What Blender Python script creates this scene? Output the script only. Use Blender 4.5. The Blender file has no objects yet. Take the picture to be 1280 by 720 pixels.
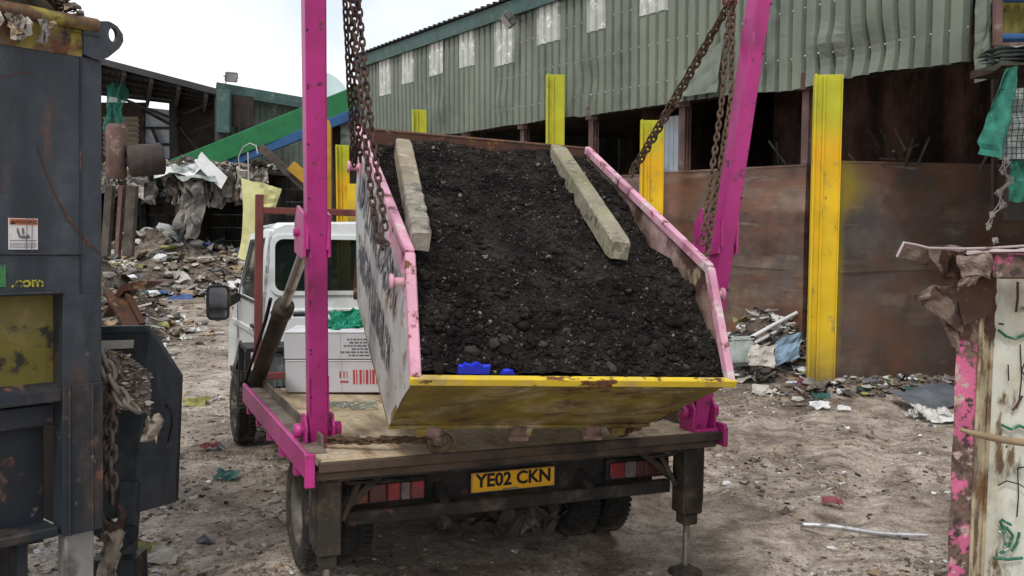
import bpy, math, random
from math import sin, cos, pi, radians, atan2, sqrt
from mathutils import Vector, Matrix, noise
V = Vector
S = bpy.context.scene
C = S.collection
# ------------------------------------------------------------------ camera model
f = 1180.0; HZ = 262.0; h = 2.28; PIT = math.atan((360 - HZ) / f)
def ray(px, py):
    u = -(py - 360) / f
    v = V(((px - 640) / f, cos(PIT) + u * sin(PIT), -sin(PIT) + u * cos(PIT)))
    return v / v.y
def wp(px, py, Y): return V((0, 0, h)) + ray(px, py) * Y
def G(px, py, z=0.0):
    v = ray(px, py); p = V((0, 0, h)) + v * ((z - h) / v.z)
    for _ in range(4): p = V((0, 0, h)) + v * ((gz(p.x, p.y) - h) / v.z)
    return p
def onplane(px, py, p0, n):
    v = ray(px, py); o = V((0, 0, h)); return o + v * ((p0 - o).dot(n) / v.dot(n))
def frame(yaw, roll, pitch, T):
    c, s = cos, sin
    Z = Matrix(((c(yaw), -s(yaw), 0), (s(yaw), c(yaw), 0), (0, 0, 1)))
    Yy = Matrix(((c(roll), 0, s(roll)), (0, 1, 0), (-s(roll), 0, c(roll))))
    X = Matrix(((1, 0, 0), (0, c(pitch), -s(pitch)), (0, s(pitch), c(pitch))))
    R = (Z @ X @ Yy).to_4x4(); R.translation = T
    return R
TM = frame(0.4056, 0.0265, -0.0193, V((0.1078, 5.0687, 0.1152))); TI = TM.inverted()
SM = frame(0.2805, 0.0675, 0.3902, V((0.3171, 4.2939, 1.4983))); SI = SM.inverted()
def loc(px, py, axis, val, MI=TI):
    o = MI @ V((0, 0, h)); d = (MI.to_3x3() @ ray(px, py)); t = (val - o[axis]) / d[axis]; return o + d * t

# ------------------------------------------------------------------ mesh builder
class MB:
    def __init__(s): s.v = []; s.f = []; s.m = []; s.smooth = []
    def add(s, vs, fs, mi=0, sm=False):
        b = len(s.v); s.v += [tuple(x) for x in vs]
        for q in fs: s.f.append([b + i for i in q]); s.m.append(mi); s.smooth.append(sm)
    def quad(s, a, b, c, d, mi=0): s.add([a, b, c, d], [(0, 1, 2, 3)], mi)
    def box(s, c, d, rot=None, mi=0, bev=0.0):
        x, y, z = d[0] / 2, d[1] / 2, d[2] / 2; c = V(c)
        b = min(bev, x * .9, y * .9, z * .9)
        if b <= 0:
            vs = [V((i * x, j * y, k * z)) for i in (-1, 1) for j in (-1, 1) for k in (-1, 1)]
            fs = [(0, 1, 3, 2), (4, 6, 7, 5), (0, 4, 5, 1), (2, 3, 7, 6), (0, 2, 6, 4), (1, 5, 7, 3)]
        else:
            vs = []; fs = []; idx = {}
            for i in (-1, 1):
                for j in (-1, 1):
                    for k in (-1, 1):
                        idx[i, j, k] = len(vs)
                        vs += [V((i * x, j * (y - b), k * (z - b))), V((i * (x - b), j * y, k * (z - b))), V((i * (x - b), j * (y - b), k * z))]
            I = lambda i, j, k, a: idx[i, j, k] + a
            for i in (-1, 1):
                fs.append([I(i, -1, -1, 0), I(i, 1, -1, 0), I(i, 1, 1, 0), I(i, -1, 1, 0)][::i])
                fs.append([I(-1, i, -1, 1), I(-1, i, 1, 1), I(1, i, 1, 1), I(1, i, -1, 1)][::i])
                fs.append([I(-1, -1, i, 2), I(1, -1, i, 2), I(1, 1, i, 2), I(-1, 1, i, 2)][::i])
            for i in (-1, 1):
                for j in (-1, 1):
                    fs.append([I(i, j, -1, 0), I(i, j, 1, 0), I(i, j, 1, 1), I(i, j, -1, 1)][::-i * j])
                    fs.append([I(i, -1, j, 0), I(i, 1, j, 0), I(i, 1, j, 2), I(i, -1, j, 2)][::i * j])
                    fs.append([I(-1, i, j, 1), I(1, i, j, 1), I(1, i, j, 2), I(-1, i, j, 2)][::-i * j])
                    for k in (-1, 1):
                        fs.append([I(i, j, k, 0), I(i, j, k, 1), I(i, j, k, 2)][::i * j * k])
        if rot is not None: vs = [rot @ v for v in vs]
        s.add([c + v for v in vs], fs, mi)
    def bar(s, a, b, w, t=None, up=V((0, 0, 1)), mi=0, bev=0.004):
        a = V(a); b = V(b); d = b - a; L = d.length
        if L < 1e-6: return
        y = d / L; up = V(up)
        if abs(y.dot(up)) > .98: up = V((0, 1, 0)) if abs(y.y) < .9 else V((1, 0, 0))
        x = y.cross(up).normalized(); z = x.cross(y)
        R = Matrix((x, y, z)).transposed()
        s.box((a + b) / 2, (w, L, t or w), R, mi, bev)
    def tube(s, pts, r, n=8, mi=0, caps=True):
        pts = [V(p) for p in pts]; rs = r if isinstance(r, (list, tuple)) else [r] * len(pts)
        rings = []; prev = None
        for i, p in enumerate(pts):
            d = (pts[min(i + 1, len(pts) - 1)] - pts[max(i - 1, 0)])
            if d.length < 1e-9: d = V((0, 0, 1))
            d.normalize()
            if prev is None:
                u = d.cross(V((0, 0, 1)) if abs(d.z) < .9 else V((1, 0, 0))).normalized()
            else:
                u = (prev - d * prev.dot(d))
                u = u.normalized() if u.length > 1e-6 else d.orthogonal().normalized()
            prev = u; w = d.cross(u)
            rings.append([p + (u * cos(2 * pi * k / n) + w * sin(2 * pi * k / n)) * rs[i] for k in range(n)])
        vs = [v for r_ in rings for v in r_]; fs = []
        for i in range(len(pts) - 1):
            for k in range(n):
                a = i * n + k; b_ = i * n + (k + 1) % n; fs.append((a, b_, b_ + n, a + n))
        s.add(vs, fs, mi, True)
        if caps:
            s.add(rings[0], [list(range(n))[::-1]], mi); s.add(rings[-1], [list(range(n))], mi)
    def lathe(s, c, ax, prof, n=24, mi=0):
        # prof: list of (offset along ax, radius)
        c = V(c); ax = V(ax).normalized(); u = ax.orthogonal().normalized(); w = ax.cross(u)
        vs = [c + ax * o + (u * cos(2 * pi * k / n) + w * sin(2 * pi * k / n)) * r for o, r in prof for k in range(n)]
        fs = []
        for i in range(len(prof) - 1):
            for k in range(n):
                a = i * n + k; b = i * n + (k + 1) % n; fs.append((a, b, b + n, a + n))
        s.add(vs, fs, mi, True)
    def cyl(s, a, b, r, n=16, mi=0): s.tube([a, b], r, n, mi)
    def prism(s, poly, ext, mi=0):
        # planar polygon (3D points) extruded by vector ext
        n = len(poly); ext = V(ext); P = [V(p) for p in poly]
        s.add(P + [p + ext for p in P], [list(range(n)), list(range(n, 2 * n))[::-1]] + [(i, n + i, n + (i + 1) % n, (i + 1) % n) for i in range(n)], mi)
    def holed(s, outer, inner, ext, mi=0):
        n = len(outer); ext = V(ext); A = [V(p) for p in outer]; B = [V(p) for p in inner]
        vs = A + B + [p + ext for p in A] + [p + ext for p in B]; fs = []
        for i in range(n):
            j = (i + 1) % n
            fs += [(i, j, n + j, n + i), (2 * n + i, 3 * n + i, 3 * n + j, 2 * n + j), (i, 2 * n + i, 2 * n + j, j), (n + i, n + j, 3 * n + j, 3 * n + i)]
        s.add(vs, fs, mi)
    def grid(s, fn, nu, nv, mi=0, sm=True):
        vs = [fn(i / nu, j / nv) for j in range(nv + 1) for i in range(nu + 1)]
        fs = [(j * (nu + 1) + i, j * (nu + 1) + i + 1, (j + 1) * (nu + 1) + i + 1, (j + 1) * (nu + 1) + i) for j in range(nv) for i in range(nu)]
        s.add(vs, fs, mi, sm)
    def sheet(s, c, u, v, n=4, amp=.1, mi=0, seed=0, thick=0):
        c = V(c); u = V(u); v = V(v); nn = u.cross(v)
        nn = nn.normalized() if nn.length > 1e-9 else V((0, 0, 1))
        L = max(u.length, v.length); rn = random.Random(seed * 7.13 + c.x * 3.1 + c.y)
        def fn(a, b):
            k = V((a * 2.3 + seed * 9.7, b * 2.3 + c.x, c.y + seed))
            w = noise.noise_vector(k * 1.3) * amp * L
            e = noise.noise_vector(k * 3.1) * amp * L * .45
            return c + u * (a - .5) + v * (b - .5) + nn * (w.z * 1.6 + e.z) + u.normalized() * (w.x * .7 + e.x * .6) + v.normalized() * (w.y * .7 + e.y * .6)
        s.grid(fn, n, n, mi, False)
    def rock(s, c, r, mi=0, rn=random, squash=.75, sm=False, jit=1.0):
        t = 1.618
        base = [(-1, t, 0), (1, t, 0), (-1, -t, 0), (1, -t, 0), (0, -1, t), (0, 1, t), (0, -1, -t), (0, 1, -t), (t, 0, -1), (t, 0, 1), (-t, 0, -1), (-t, 0, 1)]
        fs = [(0, 11, 5), (0, 5, 1), (0, 1, 7), (0, 7, 10), (0, 10, 11), (1, 5, 9), (5, 11, 4), (11, 10, 2), (10, 7, 6), (7, 1, 8), (3, 9, 4), (3, 4, 2), (3, 2, 6), (3, 6, 8), (3, 8, 9), (4, 9, 5), (2, 4, 11), (6, 2, 10), (8, 6, 7), (9, 8, 1)]
        a = rn.random() * 6.28; ca, sa = cos(a), sin(a); q = r / 1.9
        ex, ey, ez = rn.uniform(.7, 1.3), rn.uniform(.7, 1.3), rn.uniform(.6, 1) * squash
        vs = []
        for x, y, z in base:
            k = q * (1 + jit * rn.uniform(-.28, .25)); x *= k * ex; y *= k * ey; z *= k * ez
            vs.append((c[0] + x * ca - y * sa, c[1] + x * sa + y * ca, c[2] + z))
        s.add(vs, fs, mi, sm)
    def build(s, name, mats, parent=None, matrix=None, smooth=None):
        me = bpy.data.meshes.new(name); me.from_pydata(s.v, [], s.f)
        for m_ in (mats if isinstance(mats, (list, tuple)) else [mats]): me.materials.append(m_)
        me.polygons.foreach_set('material_index', s.m)
        me.polygons.foreach_set('use_smooth', [bool(x) for x in s.smooth] if smooth is None else [smooth] * len(s.f))
        me.update()
        o = bpy.data.objects.new(name, me); C.objects.link(o)
        if parent is not None: o.parent = parent
        if matrix is not None: o.matrix_world = matrix
        return o
def split_mb(mb):
    # one builder -> one builder per connected piece
    par = list(range(len(mb.v)))
    def fd_(i):
        while par[i] != i: par[i] = par[par[i]]; i = par[i]
        return i
    for q in mb.f:
        for k in q[1:]: par[fd_(k)] = fd_(q[0])
    out = {}
    for q, m_, sm in zip(mb.f, mb.m, mb.smooth):
        r = fd_(q[0]); o = out.setdefault(r, (MB(), {})); b, mp = o
        for k in q:
            if k not in mp: mp[k] = len(b.v); b.v.append(mb.v[k])
        b.f.append([mp[k] for k in q]); b.m.append(m_); b.smooth.append(sm)
    return [b for b, _ in out.values()]
def tag(o, label=None, cat=None, group=None, kind=None):
    if label: o['label'] = label
    if cat: o['category'] = cat
    if group: o['group'] = group
    if kind: o['kind'] = kind
    return o
def thing(name, label, cat, matrix=None, group=None, loc=None):
    o = bpy.data.objects.new(name, None); C.objects.link(o); o.empty_display_size = .1
    if loc is not None: o.location = loc
    if matrix is not None: o.matrix_world = matrix
    return tag(o, label, cat, group)
def recenter(o):
    # move a world-space mesh's origin to the bottom centre of its own box
    vs = o.data.vertices
    xs = [v.co for v in vs]; lo = V((min(c.x for c in xs), min(c.y for c in xs), min(c.z for c in xs))); hi = V((max(c.x for c in xs), max(c.y for c in xs), max(c.z for c in xs)))
    b = V(((lo.x + hi.x) / 2, (lo.y + hi.y) / 2, lo.z))
    o.data.transform(Matrix.Translation(-b)); o.location = b; return o

# ------------------------------------------------------------------ materials
def newmat(name):
    m = bpy.data.materials.new(name); m.use_nodes = True; nt = m.node_tree
    return m, nt, nt.nodes['Principled BSDF']
_seed = [0]
def mat(name, base, rough=.8, metal=0.0, var=.25, vs=3.0, spots=(), bump=.15, bs=25.0, grad=None, spec=.3, alpha=None, trans=0, coat=0, dist=.01, patch=None):
    m, nt, b = newmat(name); N = nt.nodes; L = nt.links; _seed[0] += 1
    tc = N.new('ShaderNodeTexCoord'); mp = N.new('ShaderNodeMapping'); L.new(tc.outputs['Object'], mp.inputs[0])
    mp.inputs['Location'].default_value = (_seed[0] * 1.7, _seed[0] * .9, _seed[0] * 2.3)
    def nz(scale, detail=6, rgh=.6, stretch=None):
        n = N.new('ShaderNodeTexNoise'); n.inputs['Scale'].default_value = scale; n.inputs['Detail'].default_value = detail; n.inputs['Roughness'].default_value = rgh
        if stretch:
            q = N.new('ShaderNodeMapping'); q.inputs['Scale'].default_value = stretch; q.inputs['Location'].default_value = (_seed[0] * 3.1 + scale, 0, scale * 1.3)
            L.new(tc.outputs['Object'], q.inputs[0]); L.new(q.outputs[0], n.inputs['Vector'])
        else: L.new(mp.outputs[0], n.inputs['Vector'])
        return n.outputs['Fac']
    def mix(fac, a, bb, mode='MIX'):
        x = N.new('ShaderNodeMix'); x.data_type = 'RGBA'; x.blend_type = mode
        if isinstance(fac, float): x.inputs[0].default_value = fac
        else: L.new(fac, x.inputs[0])
        for s_, val in ((x.inputs[6], a), (x.inputs[7], bb)):
            if isinstance(val, tuple): s_.default_value = (*val[:3], 1)
            else: L.new(val, s_)
        return x.outputs[2]
    def ramp(fac, lo, hi):
        r = N.new('ShaderNodeMapRange'); r.inputs[1].default_value = lo; r.inputs[2].default_value = hi; L.new(fac, r.inputs[0]); return r.outputs[0]
    col = base
    if grad:   # list of (z, colour) in object space: real paint of different colours
        sp = N.new('ShaderNodeSeparateXYZ'); L.new(tc.outputs['Object'], sp.inputs[0])
        ad = N.new('ShaderNodeMath'); ad.operation = 'MULTIPLY_ADD'; L.new(nz(4), ad.inputs[0]); ad.inputs[1].default_value = .5; L.new(sp.outputs[2], ad.inputs[2])
        cr = N.new('ShaderNodeValToRGB'); e = cr.color_ramp.elements
        lo, hi = grad[0][0], grad[-1][0]
        while len(e) < len(grad): e.new(.5)
        for i, (z, c) in enumerate(grad): e[i].position = (z - lo) / (hi - lo); e[i].color = (*c, 1)
        L.new(ramp(ad.outputs[0], lo + .25, hi + .25), cr.inputs[0]); col = cr.outputs[0]
    dk = tuple(max(0, 1 - var * 1.3) for _ in range(3)); lt = tuple(1 + var for _ in range(3))
    col = mix(1.0, col, mix(ramp(nz(vs), .3, .7), dk, lt), 'MULTIPLY')
    bumps = nz(bs, 8, .65); rsock = None
    for sp_ in spots:
        c, sc, th, sf = sp_[:4]; st = sp_[4] if len(sp_) > 4 else None
        fac = ramp(nz(sc, 8, .62, st), th - sf, th + sf)
        cc = mix(ramp(nz(sc * 4), .35, .65), tuple(x * .6 for x in c), tuple(min(1, x * 1.25) for x in c))
        col = mix(fac, col, cc); rsock = fac
    if patch:   # a patch of sprayed paint: centre, half size, colour (object space)
        for pc, pr, pcol in patch:
            q = N.new('ShaderNodeMapping'); q.inputs['Location'].default_value = tuple(-a / r for a, r in zip(pc, pr)); q.inputs['Scale'].default_value = tuple(1 / r for r in pr); L.new(tc.outputs['Object'], q.inputs[0])
            ln = N.new('ShaderNodeVectorMath'); ln.operation = 'LENGTH'; L.new(q.outputs[0], ln.inputs[0])
            ad = N.new('ShaderNodeMath'); ad.operation = 'MULTIPLY_ADD'; L.new(nz(3.5), ad.inputs[0]); ad.inputs[1].default_value = .9; L.new(ln.outputs['Value'], ad.inputs[2])
            col = mix(ramp(ad.outputs[0], 1.45, .85), col, pcol)
    L.new(col, b.inputs['Base Color'])
    b.inputs['Metallic'].default_value = metal; b.inputs['Specular IOR Level'].default_value = spec
    if spots and rough < .75:
        r = N.new('ShaderNodeMapRange'); L.new(rsock, r.inputs[0]); r.inputs[3].default_value = rough; r.inputs[4].default_value = .9; L.new(r.outputs[0], b.inputs['Roughness'])
    else: b.inputs['Roughness'].default_value = rough
    if bump:
        bp = N.new('ShaderNodeBump'); bp.inputs['Strength'].default_value = bump; bp.inputs['Distance'].default_value = dist; L.new(bumps, bp.inputs['Height']); L.new(bp.outputs[0], b.inputs['Normal'])
    if alpha is not None: b.inputs['Alpha'].default_value = alpha
    if trans: b.inputs['Transmission Weight'].default_value = trans
    if coat: b.inputs['Coat Weight'].default_value = coat
    return m
RUST = (.13, .055, .03); DIRT = (.14, .11, .085); DK = (.03, .025, .022)
m_pink = mat('magenta_paint', (.43, .026, .20), .42, var=.16, vs=4, spots=[((.27, .02, .12), 3, .60, .07), ((.10, .03, .05), 18, .635, .02), ((.55, .16, .34), 7, .66, .04, (2, 2, .3)), (RUST, 9, .70, .02)], bump=.06, spec=.5)
m_skip_pink = mat('pale_pink_paint', (.66, .34, .44), .6, var=.15, spots=[((.50, .20, .30), 5, .56, .06), (RUST, 10, .585, .025), ((.56, .46, .45), 6, .57, .04)], bump=.2)
m_skip_white = mat('skip_white_paint', (.52, .52, .51), .6, var=.15, vs=2, spots=[((.33, .3, .27), 2.5, .56, .1), (RUST, 6, .62, .04, (1, 1, .35)), ((.3, .2, .12), 9, .62, .04)], bump=.2)
m_skip_yellow = mat('skip_yellow_paint', (.70, .50, .035), .6, var=.15, spots=[((.42, .30, .12), 6, .56, .06), (RUST, 12, .60, .02, (.5, 1, 1))], bump=.25)
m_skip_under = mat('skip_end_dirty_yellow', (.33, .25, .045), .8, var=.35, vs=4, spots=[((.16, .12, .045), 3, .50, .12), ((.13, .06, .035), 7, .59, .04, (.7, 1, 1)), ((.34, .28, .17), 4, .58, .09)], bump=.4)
m_skip_in = mat('skip_inner_worn', (.25, .17, .13), .7, var=.25, spots=[((.42, .27, .27), 3, .55, .08, (.7, .7, 2)), ((.07, .035, .025), 4, .57, .06), ((.30, .24, .16), 7, .6, .04)], bump=.4)
m_letters = mat('worn_grey_letters', (.11, .11, .125), .7, var=.3, spots=[((.50, .50, .49), 12, .585, .05)], bump=.1)
m_rust = mat('rusty_chain_steel', (.070, .043, .038), .7, .3, var=.4, vs=25, spots=[((.12, .062, .038), 30, .58, .05)], bump=.4, bs=90)
m_chain_br = mat('brown_rust_chain', (.115, .075, .05), .85, .2, var=.4, vs=25, bump=.5, bs=90)
m_soil = mat('dark_soil', (.025, .0215, .0195), .95, var=.5, vs=5, spots=[((.042, .035, .031), 5, .60, .12), ((.014, .012, .0115), 4, .58, .10)], bump=1.0, bs=85, dist=.02, spec=.15)
m_soil2 = mat('grey_brown_clod', (.052, .043, .038), .95, var=.4, vs=14, bump=.6, bs=70, spec=.15)
m_soil3 = mat('stone_chips', (.17, .15, .14), .9, var=.4, vs=14, bump=.3)
m_conc = mat('mossy_concrete', (.28, .25, .18), .9, var=.3, vs=6, spots=[((.20, .205, .10), 3, .60, .07), ((.36, .33, .26), 9, .6, .05), ((.10, .085, .07), 12, .62, .04)], bump=.6, bs=60)
m_conct = mat('tan_concrete', (.31, .26, .185), .9, var=.2, vs=7, spots=[((.30, .25, .18), 9, .56, .06), ((.48, .43, .35), 12, .62, .05)], bump=.5, bs=60)
m_conc2 = mat('broken_concrete', (.26, .235, .19), .95, var=.35, vs=12, spots=[((.11, .10, .085), 8, .52, .05), ((.32, .3, .24), 14, .6, .05)], bump=.9, bs=45)
m_white = mat('cab_white_paint', (.80, .83, .83), .3, var=.06, spots=[((.42, .40, .36), 3, .66, .1), (DIRT, 8, .74, .04)], bump=.03, spec=.5, coat=.2)
m_glass = mat('dark_glass', (.014, .026, .020), .08, var=.05, bump=0, spec=.6, alpha=.58)
m_blk = mat('black_plastic', (.022, .022, .023), .6, var=.2, spots=[(DIRT, 5, .68, .08)], bump=.15)
m_chassis = mat('chassis_black', (.024, .022, .021), .8, var=.4, spots=[((.07, .055, .042), 4, .56, .08), (RUST, 9, .66, .05)], bump=.4)
m_grease = mat('greasy_steel', (.045, .038, .032), .6, .3, var=.4, spots=[((.10, .075, .055), 6, .56, .08)], bump=.4)
m_chrome = mat('piston_chrome', (.45, .43, .40), .28, .9, var=.15, spots=[((.25, .22, .19), 8, .62, .08)], bump=.05)
m_tyre = mat('tyre_rubber', (.026, .025, .024), .9, var=.3, spots=[((.10, .08, .062), 5, .53, .1)], bump=.4, bs=50)
m_rim = mat('dirty_rim', (.22, .20, .175), .6, .3, var=.3, spots=[((.08, .06, .045), 6, .5, .08)], bump=.2)
m_ply = mat('scuffed_ply_deck', (.46, .35, .22), .85, var=.2, vs=2, spots=[((.28, .19, .11), 3, .56, .07, (3, .6, 1)), ((.50, .42, .31), 6, .55, .08, (2, .5, 1)), ((.12, .09, .065), 5, .64, .06)], bump=.2)
m_deckedge = mat('deck_edge_wood', (.085, .06, .045), .85, var=.3, spots=[(DK, 5, .56, .08)], bump=.4)
m_chan = mat('dirty_channel', (.20, .165, .135), .85, var=.3, spots=[((.09, .07, .05), 5, .56, .08)], bump=.3)
m_redprim = mat('red_oxide', (.20, .058, .052), .7, var=.2, spots=[((.12, .05, .045), 8, .6, .06)], bump=.15)
m_plate = mat('plate_yellow', (.85, .43, .02), .4, var=.05, spots=[((.5, .3, .06), 9, .72, .05)], bump=0)
m_ink = mat('black_ink', (.012, .012, .012), .5, var=.05, bump=0)
m_lr = mat('lamp_red', (.24, .012, .018), .35, var=.3, vs=12, spots=[((.09, .05, .045), 9, .56, .08)], bump=.05, spec=.6)
m_ldr = mat('lamp_dark_red', (.075, .014, .016), .35, var=.3, bump=.05, spec=.6)
m_lor = mat('lamp_amber', (.13, .035, .012), .35, var=.3, bump=.05, spec=.6)
m_lw = mat('lamp_clear', (.15, .12, .12), .35, var=.3, vs=12, spots=[((.10, .07, .06), 9, .55, .08)], bump=.05, spec=.6)
m_card = mat('white_carton', (.62, .62, .66), .8, var=.06, spots=[((.45, .43, .42), 4, .64, .08)], bump=.05)
m_redink = mat('red_ink', (.55, .06, .08), .7, bump=0)
m_greyink = mat('grey_ink', (.14, .14, .16), .7, bump=0)
m_net = mat('green_net', (.02, .26, .16), .9, var=.35, vs=30, bump=.5, bs=120)
m_blue = mat('blue_plastic', (.015, .03, .55), .4, var=.15, bump=.1)
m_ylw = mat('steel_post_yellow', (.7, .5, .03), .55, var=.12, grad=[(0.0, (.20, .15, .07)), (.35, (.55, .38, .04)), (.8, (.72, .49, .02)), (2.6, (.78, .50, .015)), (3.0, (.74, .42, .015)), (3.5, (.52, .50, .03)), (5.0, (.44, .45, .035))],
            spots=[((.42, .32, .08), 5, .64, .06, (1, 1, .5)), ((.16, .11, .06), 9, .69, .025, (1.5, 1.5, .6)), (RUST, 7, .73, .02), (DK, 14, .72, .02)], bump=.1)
m_clad = mat('grey_green_cladding', (.172, .194, .154), .55, var=.16, vs=.7, spots=[((.115, .135, .11), 1.1, .58, .15, (1, 1, .3)), ((.26, .29, .25), 9, .73, .03), ((.2, .19, .16), 3, .66, .06, (2, 2, .4))], bump=.05)
m_sky = mat('dirty_rooflight', (.50, .51, .47), .5, var=.18, vs=2.5, spots=[((.36, .37, .33), 2.5, .58, .1), ((.75, .76, .75), 5, .6, .06)], bump=.05)
m_teal = mat('teal_trim', (.05, .10, .09), .6, var=.2, spots=[((.13, .16, .14), 4, .62, .06)], bump=.1)
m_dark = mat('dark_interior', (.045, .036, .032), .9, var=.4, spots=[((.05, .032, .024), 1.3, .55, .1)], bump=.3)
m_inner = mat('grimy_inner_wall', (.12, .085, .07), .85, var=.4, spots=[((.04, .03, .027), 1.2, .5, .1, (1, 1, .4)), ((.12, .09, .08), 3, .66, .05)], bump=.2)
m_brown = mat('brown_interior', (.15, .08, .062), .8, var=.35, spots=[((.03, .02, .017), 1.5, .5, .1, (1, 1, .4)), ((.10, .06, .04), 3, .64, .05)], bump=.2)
m_push = mat('rusty_push_wall', (.23, .108, .064), .36, .35, var=.3, vs=.7, spots=[((.11, .062, .048), 1.0, .50, .10, (.45, .45, 1.8)), ((.25, .18, .135), 1.2, .57, .07, (.3, .3, 2.6)), ((.11, .098, .092), .9, .58, .10), ((.26, .20, .15), 3, .66, .08, (.3, .3, 3.0)), ((.05, .035, .03), 3, .68, .05)], bump=.12, bs=14, spec=.4)
m_col = mat('brown_column', (.13, .075, .065), .7, var=.25, spots=[((.22, .17, .15), 5, .62, .05)], bump=.15)
m_cont = mat('slate_blue_steel', (.027, .035, .046), .5, .1, var=.3, vs=2.2, spots=[((.060, .072, .082), 3.0, .52, .14, (1, 1, .18)), ((.02, .024, .03), 2.4, .6, .08, (1.6, 1.6, .3)), ((.085, .05, .04), 3.6, .62, .05, (1.5, 1.5, .35)), ((.10, .09, .08), 14, .68, .03), ((.15, .15, .15), 5, .72, .015, (3, 3, .3))], bump=.12, spec=.4)
m_cont2 = mat('slate_steel_scraped', (.024, .029, .037), .6, .1, var=.3, vs=3, spots=[((.065, .05, .042), 4, .58, .06, (1.3, 1.3, .35)), ((.13, .07, .05), 8, .63, .03), ((.14, .135, .12), 11, .68, .03)], bump=.35)
m_dyel = mat('dirty_yellow_panel', (.17, .145, .03), .7, var=.25, spots=[((.16, .13, .05), 3, .55, .08), (DK, 8, .62, .04), (RUST, 5, .66, .04)], bump=.2)
m_foot = mat('pale_scuffed_steel', (.27, .27, .26), .6, .2, var=.2, spots=[((.13, .12, .11), 6, .58, .06)], bump=.2)
m_wred = mat('wreck_rust', (.105, .050, .032), .8, .1, var=.35, vs=5, spots=[((.05, .028, .022), 5, .53, .07), ((.30, .235, .15), 7, .64, .035), ((.17, .075, .03), 9, .6, .04)], bump=.5)
m_wpink = mat('wreck_pink_flaking', (.56, .13, .25), .7, var=.2, vs=6, spots=[((.14, .09, .07), 9, .49, .02, (1.2, 1.2, .8)), ((.06, .04, .035), 26, .55, .03), ((.42, .30, .27), 14, .62, .03), ((.40, .34, .27), 9, .66, .03)], bump=.5)
m_wcream = mat('wreck_cream_rusty', (.40, .33, .22), .8, var=.25, vs=6, spots=[((.13, .085, .055), 16, .52, .05, (1, 1, .4)), ((.16, .08, .035), 5, .58, .05)], bump=.5)
m_wwhite = mat('wreck_white', (.60, .60, .52), .65, var=.14, spots=[((.46, .41, .29), 3, .55, .09, (1, 1, .35)), ((.17, .11, .06), 7, .62, .03, (1.2, 1.2, .4)), ((.25, .24, .22), 4, .64, .07), ((.10, .07, .05), 20, .70, .02)], bump=.2)
m_torn = mat('torn_steel', (.27, .20, .165), .7, .2, var=.35, vs=6, spots=[((.085, .05, .04), 6, .54, .05), ((.34, .26, .2), 9, .62, .05)], bump=.5)
m_ginkg = mat('green_spray', (.02, .13, .075), .6, var=.3, bump=0, spots=[((.45, .45, .38), 30, .60, .05)])
m_conv_g = mat('conveyor_green', (.018, .155, .055), .55, var=.18, spots=[((.03, .12, .05), 2, .6, .1)], bump=.05)
m_conv_b = mat('conveyor_blue', (.03, .10, .25), .55, var=.2, spots=[((.05, .08, .15), 3, .6, .1)], bump=.05)
m_gclad = mat('weathered_green_sheet', (.11, .135, .115), .7, var=.25, vs=1, spots=[((.06, .07, .06), 1.5, .55, .1, (1, 1, .3)), ((.2, .21, .17), 2, .64, .06)], bump=.1)
m_shed = mat('dark_shed_sheet', (.045, .045, .046), .8, var=.3, vs=1, bump=.1)
m_pale = mat('pale_blue_sheeting', (.60, .68, .76), .5, var=.15, vs=1.5, spots=[((.25, .3, .36), 1.5, .58, .1)], bump=.1, trans=.0)
m_beige = mat('beige_sheet', (.28, .26, .20), .8, var=.2, bump=.1)
m_foam = mat('pale_yellow_foam', (.62, .60, .30), .9, var=.12, bump=.1)
m_block = mat('dark_blockwork', (.13, .12, .11), .95, var=.4, vs=1.2, spots=[((.03, .028, .027), 1.2, .5, .12)], bump=.4)
m_orange = mat('ochre_steel', (.45, .25, .03), .7, var=.2, bump=.1)
m_teals = mat('teal_netting', (.035, .20, .145), .85, var=.3, vs=8, bump=.3, alpha=.85)
m_tealp = mat('pale_teal_net', (.33, .52, .52), .85, var=.15, bump=.1, alpha=.65)
m_ltgrey = mat('pale_grey_wrap', (.36, .40, .38), .6, var=.25, vs=6, spots=[((.15, .18, .17), 5, .56, .08)], bump=.3)
m_floodb = mat('flood_body', (.10, .10, .10), .6, bump=.1)
m_floodg = mat('flood_glass', (.45, .45, .45), .2, bump=0, spec=.6)
# litter palette
LIT = [mat('lit_brown', (.19, .152, .12), .95, var=.3), mat('lit_grey', (.22, .20, .185), .95, var=.3), mat('lit_dark', (.085, .070, .060), .95, var=.4),
       mat('lit_pale', (.44, .41, .37), .9, var=.2), mat('lit_white', (.68, .68, .68), .8, var=.1), mat('lit_tan', (.30, .22, .14), .95, var=.25),
       mat('lit_blue', (.06, .11, .25), .7, var=.3), mat('lit_green', (.04, .105, .095), .8, var=.3), mat('lit_red', (.24, .07, .085), .7, var=.3),
       mat('lit_olive', (.28, .27, .10), .9, var=.3), mat('lit_slate', (.12, .13, .145), .9, var=.3)]
def pick(rn, w): return rn.choices(range(len(LIT)), weights=w)[0]
W_GROUND = [34, 28, 16, 22, 8, 14, .25, .25, .15, .5, 3]
W_HEAP_ = [26, 24, 18, 16, 9, 12, 1.6, 2, .7, 3, 6]
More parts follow.
